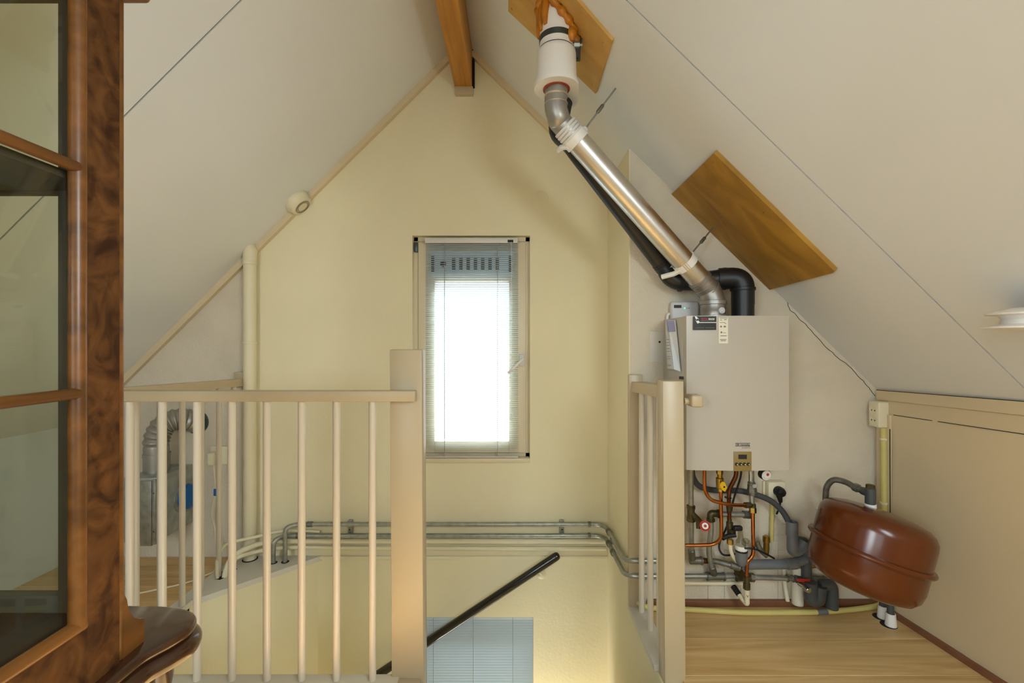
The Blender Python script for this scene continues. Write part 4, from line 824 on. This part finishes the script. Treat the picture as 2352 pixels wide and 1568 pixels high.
part('tee', lambda b: (cyl(b, P(1728, 1156, 1.955), P(1729, 1172, 1.952), 0.0135, 14, 0.002),), M['fitting'], t)
part('nut', lambda b: hexnut(b, P(1729, 1166, 1.95), P(1729, 1177, 1.948), 0.0145), M['brass'], t)
part('copper_drop', lambda b: sweep(b, smooth(pp([(1729, 1174, 1.948), (1729.5, 1220, 1.945), (1730, 1265, 1.945), (1726, 1279, 1.945), (1718, 1288, 1.945), (1715.5, 1300, 1.945), (1715, 1328, 1.945)]), 6), 0.0078, 14), M['copper'], t)
part('coupling', lambda b: (cyl(b, P(1715, 1322, 1.945), P(1715, 1340, 1.945), 0.0125, 14, 0.002), cyl(b, P(1715, 1338, 1.945), P(1715, 1353, 1.945), 0.0145, 14, 0.003)), M['fitting'], t)
part('cream_foot', lambda b: tube(b, pp([(1715.5, 1350, 1.945), (1716, 1388, 1.945), (1697, 1364, 1.99)]), 0.0105, 0.012, 14), M['pvc_cream'], t)
part('black_sleeve', lambda b: cyl(b, P(1698, 1366, 1.986), P(1684, 1346, 2.02), 0.0125, 14, 0.001), M['rubber'], t)
part('pen_mark', lambda b: sweep(b, smooth(pp([(1715.5, 1366, 1.9338), (1717, 1371, 1.9338), (1719, 1367, 1.9338)]), 4), 0.0008, 6), M['ink'], t)
# horizontal cross pipe with elbow and drop
t = thing('return_pipe', 'galvanised cross pipe with bronze elbow dropping to the lower run', 'pipe', P(1632, 1320, 1.98))
part('cross_pipe', lambda b: sweep(b, pp([(1650, 1180, 1.965), (1728, 1182, 1.975)]), 0.0112, 16), M['galv'], t)
part('elbow', lambda b: (tube(b, pp([(1655, 1180, 1.965), (1632, 1178, 1.965), (1632, 1196, 1.965)]), 0.0145, 0.012, 16), ring(b, P(1651, 1179.5, 1.965), (1, 0, 0), 0.016, 0.012), hexnut(b, P(1632, 1190, 1.965), P(1632.5, 1197, 1.965), 0.0175)), M['fitting'], t)
part('end_nut', lambda b: hexnut(b, P(1707, 1181, 1.97), P(1722, 1182, 1.975), 0.0165), M['fitting_grey'], t)
part('drop_pipe', lambda b: sweep(b, smooth(pp([(1632.5, 1194, 1.965), (1633, 1222, 1.97), (1629, 1250, 1.98), (1629, 1272, 1.99), (1634, 1298, 2.0), (1641, 1320, 2.025)]), 6), 0.0112, 16), M['galv'], t)
part('tee', lambda b: (cyl(b, P(1635, 1300, 2.0), P(1640, 1318, 2.02), 0.0145, 16, 0.002), cyl(b, P(1626, 1323, 2.028), P(1664, 1323.5, 2.028), 0.0155, 16, 0.002), cyl(b, P(1623, 1323, 2.028), P(1627, 1323, 2.028), 0.0185, 16), cyl(b, P(1661, 1323.5, 2.028), P(1664, 1323.5, 2.028), 0.0185, 16)), M['fitting_grey'], t)
# right-hand lower run to the red lever valve
t = thing('return_run', 'lower galvanised run with red lever valve near the orange tank', 'pipe', P(1780, 1328, 2.02))
part('pipe', lambda b: sweep(b, pp([(1688, 1324, 2.02), (1760, 1326, 2.02), (1832, 1329, 2.015)]), 0.0112, 16), M['galv'], t)
part('tee', lambda b: (cyl(b, P(1690, 1324, 2.015), P(1728, 1326, 2.015), 0.0165, 16, 0.003), ring(b, P(1691, 1324, 2.015), (1, 0, 0), 0.0175, 0.007), sweep(b, pp([(1692, 1306, 1.985), (1702, 1316, 1.99), (1708, 1324, 2.0)]), 0.0155, 14)), M['fitting'], t)
part('nut', lambda b: (hexnut(b, P(1722, 1325.5, 2.015), P(1731, 1326, 2.015), 0.019), ring(b, P(1808, 1328, 2.015), (1, 0, 0), 0.0135, 0.006), ring(b, P(1821, 1328.5, 2.015), (1, 0, 0), 0.0135, 0.006)), M['fitting_grey'], t)
vb = part('valve_body', lambda b: (cyl(b, P(1826, 1329, 2.012), P(1900, 1333, 2.005), 0.017, 18, 0.003), ring(b, P(1893, 1332.5, 2.006), (1, 0, 0), 0.0175, 0.006)), M['fitting_grey'], t)
part('red_lever', lambda b: (prism(b, pp([(1827, 1327), (1859, 1327.5), (1860, 1333), (1852, 1335), (1850, 1340), (1845, 1340), (1843, 1335), (1829, 1333)], 1.975), (0, -0.006, 0), 0.001, 1),), M['red'], vb, 'red T-shaped lever')
part('drain_cock', lambda b: (cyl(b, P(1834, 1339, 1.98), P(1850, 1349, 1.955), 0.0085, 14), cyl(b, P(1847, 1348, 1.96), P(1859, 1356.5, 1.935), 0.0125, 16, 0.002)), M['chrome'], vb)
one('water_pipe', lambda b: sweep(b, pp([(1560, 1339, 2.035), (1709, 1340, 2.035)]), 0.0082, 14), M['pvc_cream'], 'straight cream pipe along the wall just above the skirting', 'pipe')
one('pipe_stub', lambda b: tube(b, pp([(1800, 1290, 2.045), (1802, 1338, 2.045), (1809, 1380, 2.03)]), 0.0085, 0.03, 12), M['sticker_pale'], 'paint-spattered cream pipe stub standing on the skirting', 'pipe')
# grey drain
t = thing('waste_pipe', 'grey plastic waste pipe with funnel and trap under the boiler', 'pipe', P(1800, 1320, 1.98))
part('horizontal_pipe', lambda b: tube(b, pp([(1700, 1296, 1.975), (1815, 1295, 1.975), (1848, 1284, 1.99)]), 0.0205, 0.05, 22), M['pvc_grey'], t)
part('socket', lambda b: cyl(b, P(1806, 1295, 1.975), P(1828, 1293.5, 1.977), 0.0235, 22, 0.002), M['pvc_grey'], t)
part('vertical_pipe', lambda b: tube(b, pp([(1822, 1243, 2.0), (1850, 1243, 2.0), (1852, 1262, 2.0), (1852, 1345, 2.0)]), 0.021, 0.03, 22), M['pvc_dark'], t)
part('trap_bend', lambda b: tube(b, pp([(1820, 1228, 1.965), (1820, 1268, 1.965), (1838, 1262, 1.97), (1848, 1244, 1.975)]), 0.022, 0.03, 22), M['pvc_grey'], t)
part('funnel', lambda b: lathe(b, [(0.0225, 0), (0.0235, 0.004), (0.0235, P(0, 1197, 1.965).z - P(0, 1230, 1.965).z), (0.021, P(0, 1197, 1.965).z - P(0, 1230, 1.965).z), (0.020, 0.01)], P(1819, 1230, 1.965), (0, 0, 1), 26), M['pvc_grey'], t)
part('trap_cup', lambda b: lathe(b, [(0.012, 0), (0.021, 0.01), (0.0245, 0.03), (0.0245, P(0, 1266, 1.95).z - P(0, 1298, 1.95).z)], P(1703, 1298, 1.95), (0, 0, 1), 26), M['pvc_grey'], t)
part('black_seal', lambda b: cyl(b, P(1703, 1267, 1.95), P(1703, 1261.5, 1.95), 0.0245, 24, 0.002), M['rubber'], t)
part('white_nut', lambda b: lathe(b, [(0.0235, 0), (0.0255, 0.004), (0.0245, 0.016), (0.022, 0.019)], P(1702.5, 1262, 1.95), (0, 0, 1), 12), M['white_plastic'], t)
part('clear_bulb', lambda b: lathe(b, [(0.021, 0), (0.019, 0.02), (0.012, 0.03), (0.010, 0.055), (0.011, 0.06)], P(1702, 1252, 1.95), (-0.05, 0, 1), 22), M['clear'], t)
part('clear_side_bulb', lambda b: lathe(b, [(0.004, 0), (0.011, 0.006), (0.013, 0.014), (0.010, 0.024), (0.003, 0.027)], P(1706, 1238, 1.945), (0.8, -0.2, -0.4), 18), M['clear'], t)
t = thing('floor_trap', 'dark grey trap standing on the floor beside the orange tank', 'trap', FL(1870, 1393, 0.0))
part('u_bend', lambda b: tube(b, pp([(1862, 1336, 1.965), (1862, 1378, 1.965), (1880, 1378, 1.965), (1884, 1346, 1.965)]), 0.026, 0.05, 22), M['pvc_dark'], t)
part('outlet', lambda b: tube(b, pp([(1880, 1344, 1.985), (1908, 1342, 1.99), (1911, 1352, 1.99), (1911, 1396, 1.99)]), 0.024, 0.02, 22), M['pvc_dark'], t)
one('waste_sleeve', lambda b: cyl(b, P(1832, 1300, 2.03), P(1832, 1386, 2.03), 0.024, 20), M['sticker_pale'], 'pale sleeve pipe on the wall behind the grey trap', 'pipe')
one('tank_feed', lambda b: sweep(b, pp([(1846, 1301, 2.03), (1910, 1300, 2.03)]), 0.0065, 12), M['brass'], 'thin brass pipe running behind the orange tank', 'pipe')
t = thing('vent_nozzle', 'short upright brass air vent on a dark elbow', 'vent', P(1758, 1272, 1.99))
part('barrel', lambda b: lathe(b, [(0.0105, 0), (0.0125, 0.02), (0.012, 0.05), (0.0145, 0.052), (0.0145, 0.075), (0.010, 0.079)], P(1760, 1270, 1.99), (-0.06, -0.1, 1), 18), M['brass'], t)
part('elbow', lambda b: tube(b, pp([(1738, 1244, 2.0), (1745, 1262, 1.995), (1762, 1276, 1.99)]), 0.0115, 0.02, 14), M['fitting_grey'], t)
t = thing('pressure_gauge', 'small round pressure gauge peeking out under the boiler', 'gauge', P(1753, 1095, 1.86))
gd = V((0.12, -1, -0.1)).normalized()
part('case', lambda b: lathe(b, [(0.020, 0), (0.0225, 0.003), (0.0225, 0.024), (0.0205, 0.025)], P(1751, 1086, 1.88), gd, 26), M['rubber'], t)
part('dial', lambda b: lathe(b, [(0.0203, 0), (0.0203, 0.0015)], P(1751, 1086, 1.88) + gd * 0.0246, gd, 26), M['print_white'], t)
part('red_zone', lambda b: lathe(b, [(0.006, 0), (0.006, 0.001)], P(1753.5, 1084, 1.88) + gd * 0.0262, gd, 14), M['red'], t)
part('scale_marks', lambda b: [lathe(b, [(0.0011, 0), (0.0011, 0.0008)], P(1751, 1086, 1.88) + gd * 0.0262 + V((0.014 * math.sin(a), 0, -0.014 * math.cos(a))), gd, 6) for a in (-1.1, -0.7, -0.3, 0.1, 0.5, 0.9)], M['ink'], t)
# socket with black plug
t = thing('wall_socket', 'cream socket with a black plug below the boiler', 'socket', P(1780, 1145, YW))
part('back_plate', lambda b: box(b, P(1750, 0, YW).x, P(1768, 0, YW).x, YW - 0.012, YW - 0.0005, P(0, 1140, YW).z, P(0, 1103, YW).z, 0.002), M['cream_plastic'], t)
part('housing', lambda b: box(b, P(1762, 0, 2.03).x, P(1801, 0, 2.03).x, 2.018, YW - 0.0005, P(0, 1146, 2.03).z, P(0, 1105, 2.03).z, 0.005), M['cream_plastic'], t)
pg = part('plug', lambda b: (lathe(b, [(0.022, 0), (0.022, 0.02), (0.017, 0.032), (0.008, 0.034)], P(1787, 1127, 2.017), (0, -1, 0), 24), sweep(b, pp([(1788, 1132, 1.99), (1791, 1143, 1.99), (1792.5, 1152, 1.995)]), [0.014, 0.011, 0.008], 14)), M['rubber'], t)
part('plug_cord', lambda b: sweep(b, smooth(pp([(1792.5, 1150, 1.995), (1790, 1165, 2.03), (1784, 1180, 2.045)]), 5), 0.004, 8), M['rubber'], pg)
one('cable_conduit', lambda b: cyl(b, P(1774.5, 1146, 2.045), P(1772, 1242, 2.045), 0.0085, 14), M['yellow_plastic'], 'yellowed conduit going down from the socket under the boiler', 'conduit')

# ------------------------------------------------------------------ expansion tank
YT = 1.72
tc = P(1995, 1262, YT); ax = V((math.sin(math.radians(17)), 0.03, math.cos(math.radians(17)))).normalized()
et = thing('expansion_tank', 'glossy burnt orange expansion tank hanging tilted by the knee wall', 'tank', tc)
R = 0.183
part('upper_shell', lambda b: lathe(b, [(R, 0.004), (R, 0.085), (R * 0.985, 0.105), (R * 0.93, 0.124), (R * 0.82, 0.139), (R * 0.6, 0.150), (R * 0.3, 0.156), (0.01, 0.158)], tc, ax, 64), M['orange_tank'], et)
part('lower_shell', lambda b: lathe(b, [(R, -0.004), (R * 0.995, -0.075), (R * 0.96, -0.105), (R * 0.86, -0.128), (R * 0.66, -0.142), (R * 0.3, -0.148), (0.01, -0.149)], tc, ax, 64), M['orange_tank'], et)
part('rim', lambda b: lathe(b, [(R, -0.010), (R + 0.010, -0.009), (R + 0.0145, -0.003), (R + 0.0145, 0.003), (R + 0.010, 0.009), (R, 0.010)], tc, ax, 64, False), M['orange_tank'], et)
tv = P(1999, 1160, YT + 0.01)
part('thread_tape', lambda b: cyl(b, tv - V((0, 0, 0.012)), tv + V((0, 0, 0.006)), 0.0195, 20), M['print_white'], et)
tee = part('tee_fitting', lambda b: (cyl(b, tv + V((0, 0, 0.004)), tv + V((0, 0, 0.066)), 0.0175, 18, 0.003), cyl(b, P(1997, 1133, YT + 0.01), P(1980, 1126, YT + 0.05), 0.015, 16, 0.003)), M['pvc_dark'], et)
part('plug', lambda b: cyl(b, tv + V((0, 0, 0.064)), tv + V((0, 0, 0.078)), 0.0155, 10, 0.002), M['fitting'], tee)
part('feed_pipe', lambda b: sweep(b, smooth([P(1982, 1127, YT + 0.04), P(1963, 1118, YT + 0.09), P(1940, 1106, YT + 0.13), P(1915, 1102, YT + 0.16), P(1900, 1116, YT + 0.18), P(1896.5, 1140, YT + 0.19), P(1896.5, 1190, YT + 0.2), P(1897, 1260, YT + 0.23)], 6), 0.0115, 16), M['fitting_grey'], et)
part('union', lambda b: (hexnut(b, P(1972, 1122, YT + 0.065), P(1962, 1117.5, YT + 0.09), 0.0165),), M['fitting_grey'], et)
one('wall_hook', lambda b: (cyl(b, P(1882, 1170, YW), P(1890, 1174, 1.99), 0.0045, 10), lathe(b, [(0.012, 0), (0.008, 0.004)], P(1881, 1169, YW), (0, -1, 0), 12)), M['galv'], 'small screw hook in the wall left of the orange tank', 'hook')
for (u, v), lb in (((2028, 1418), 'white pipe sleeve at the floor, the further one under the tank'), ((2046, 1436), 'white pipe sleeve at the floor, the nearer one under the tank')):
    q = FL(u, v, 0.0); t = thing('pipe_sleeve', lb, 'sleeve', q, 'white pipe sleeves under the tank')
    part('sleeve', lambda b: lathe(b, [(0.021, 0.0), (0.017, 0.052), (0.0145, 0.052), (0.0145, 0.03)], q, (0, 0, 1), 20), M['white_plastic'], t)
    part('grey_pipe', lambda b: sweep(b, [q + V((0, 0, 0.02)), q + V((-0.004, 0, 0.16))], 0.0125, 16), M['pvc_dark'], t)
    part('floor_hole', lambda b: lathe(b, [(0.030, 0), (0.030, 0.0006)], q + V((-0.006, 0.004, 0.0002)), (0, 0, 1), 16), M['dark'], t)
# yellow cable duct on the floor
yh = thing('yellow_hose', 'yellow plastic conduit lying on the floor along the boiler wall', 'conduit', FL(1700, 1412, 0.0))
hp_ = smooth([FL(1449, 1374, 0.02), FL(1470, 1386, 0.018), FL(1500, 1396, 0.014), FL(1590, 1400, 0.0115), FL(1700, 1406, 0.0115), FL(1800, 1406.5, 0.0115), FL(1890, 1404.5, 0.0115), FL(1970, 1398, 0.0115), FL(2012, 1391, 0.0115), FL(2030, 1382, 0.02)], 8)
part('conduit', lambda b: sweep(b, hp_, 0.0112, 14), M['yellow_plastic'], yh)
part('grey_tape', lambda b: cyl(b, FL(1876, 1405.2, 0.0115), FL(1899, 1404, 0.0115), 0.0122, 16), M['pvc_grey'], yh, 'band of grey tape')
# double socket in the right corner
t = thing('double_socket', 'cream double wall socket in the right corner above the tank', 'socket', V((1.62, 2.01, 0.81)))
z0_, z1_ = P(0, 983, 1.985).z, P(0, 923, 1.985).z
part('back_plate', lambda b: box(b, 1.646, 1.660, 1.972, 2.052, z0_ - 0.008, z1_ + 0.006, 0.002), M['cream_plastic'], t)
part('housing', lambda b: box(b, 1.600, 1.648, 1.985, 2.045, z0_, z1_, 0.006, 3), M['cream_plastic'], t)
for v in (942, 964.5):
    zc = P(0, v, 2.015).z
    k = part('outlet', lambda b: lathe(b, [(0.021, 0), (0.021, 0.002), (0.018, 0.0022), (0.0175, 0.0008)], V((1.600, 2.015, zc)), (-1, 0, 0), 24), M['cream_plastic'], t)
    for dy in (-0.009, 0.009): part('pin_hole', lambda b: lathe(b, [(0.003, 0), (0.003, 0.0004)], V((1.5990, 2.015 + dy, zc)), (-1, 0, 0), 10), M['dark'], k)
cd = thing('corner_conduit', 'yellowed vertical conduit below the double socket in the right corner', 'conduit', V((1.628, 1.995, 0.35)))
part('tube', lambda b: cyl(b, P(2029, 982, 2.0), P(2031, 1240, 2.0), 0.0118, 16), M['yellow_plastic'], cd)
for v in (1008, 1155): part('clip', lambda b: (ring(b, P(2030, v, 2.0), (0, 0, 1), 0.0122, 0.010), box(b, P(2030, 0, 2.0).x, P(2040, 0, 2.0).x, 1.99, 2.006, P(0, v + 2.5, 2.0).z, P(0, v - 2.5, 2.0).z)), M['cream_plastic'], cd)
# cracks in the plaster along the roof edge and the corner
def crack(pts, w): 
    random.seed(len(pts)); q = []
    for i in range(len(pts) - 1):
        for k in range(8):
            p = V(pts[i] + (0,)).lerp(V(pts[i + 1] + (0,)), k / 8); q.append(P(p.x + random.uniform(-1.3, 1.3), p.y + random.uniform(-1.3, 1.3), YW - 0.0003))
    return q
for pts in ([(1808, 694), (1815, 712), (1850, 745), (1905, 805), (1955, 845), (1998, 892), (2012, 912)], [(2015, 988), (2015, 1060), (2015, 1170)]):
    part('crack', lambda b: sweep(b, crack(pts, 1), 0.0013, 5), M['dark'], wall_right_white)
# white spool hanging at the right edge of the view
t = thing('plastic_spool', 'white plastic spool fixed to the sloping roof at the right edge', 'spool', P(2385, 750, 1.10))
sc_ = P(2392, 755, 1.10)
part('flanges', lambda b: lathe(b, [(0.09, 0.0), (0.104, 0.002), (0.105, 0.006), (0.075, 0.011), (0.070, 0.013), (0.068, 0.024), (0.074, 0.0345), (0.096, 0.0355), (0.098, 0.039), (0.05, 0.052)], sc_, (0, 0, 1), 48), M['white_plastic'], t)
part('mount', lambda b: cyl(b, sc_ + V((0.0, 0, 0.05)), sc_ + V((0.045, 0, 0.092)), 0.03, 20), M['white_plastic'], t)
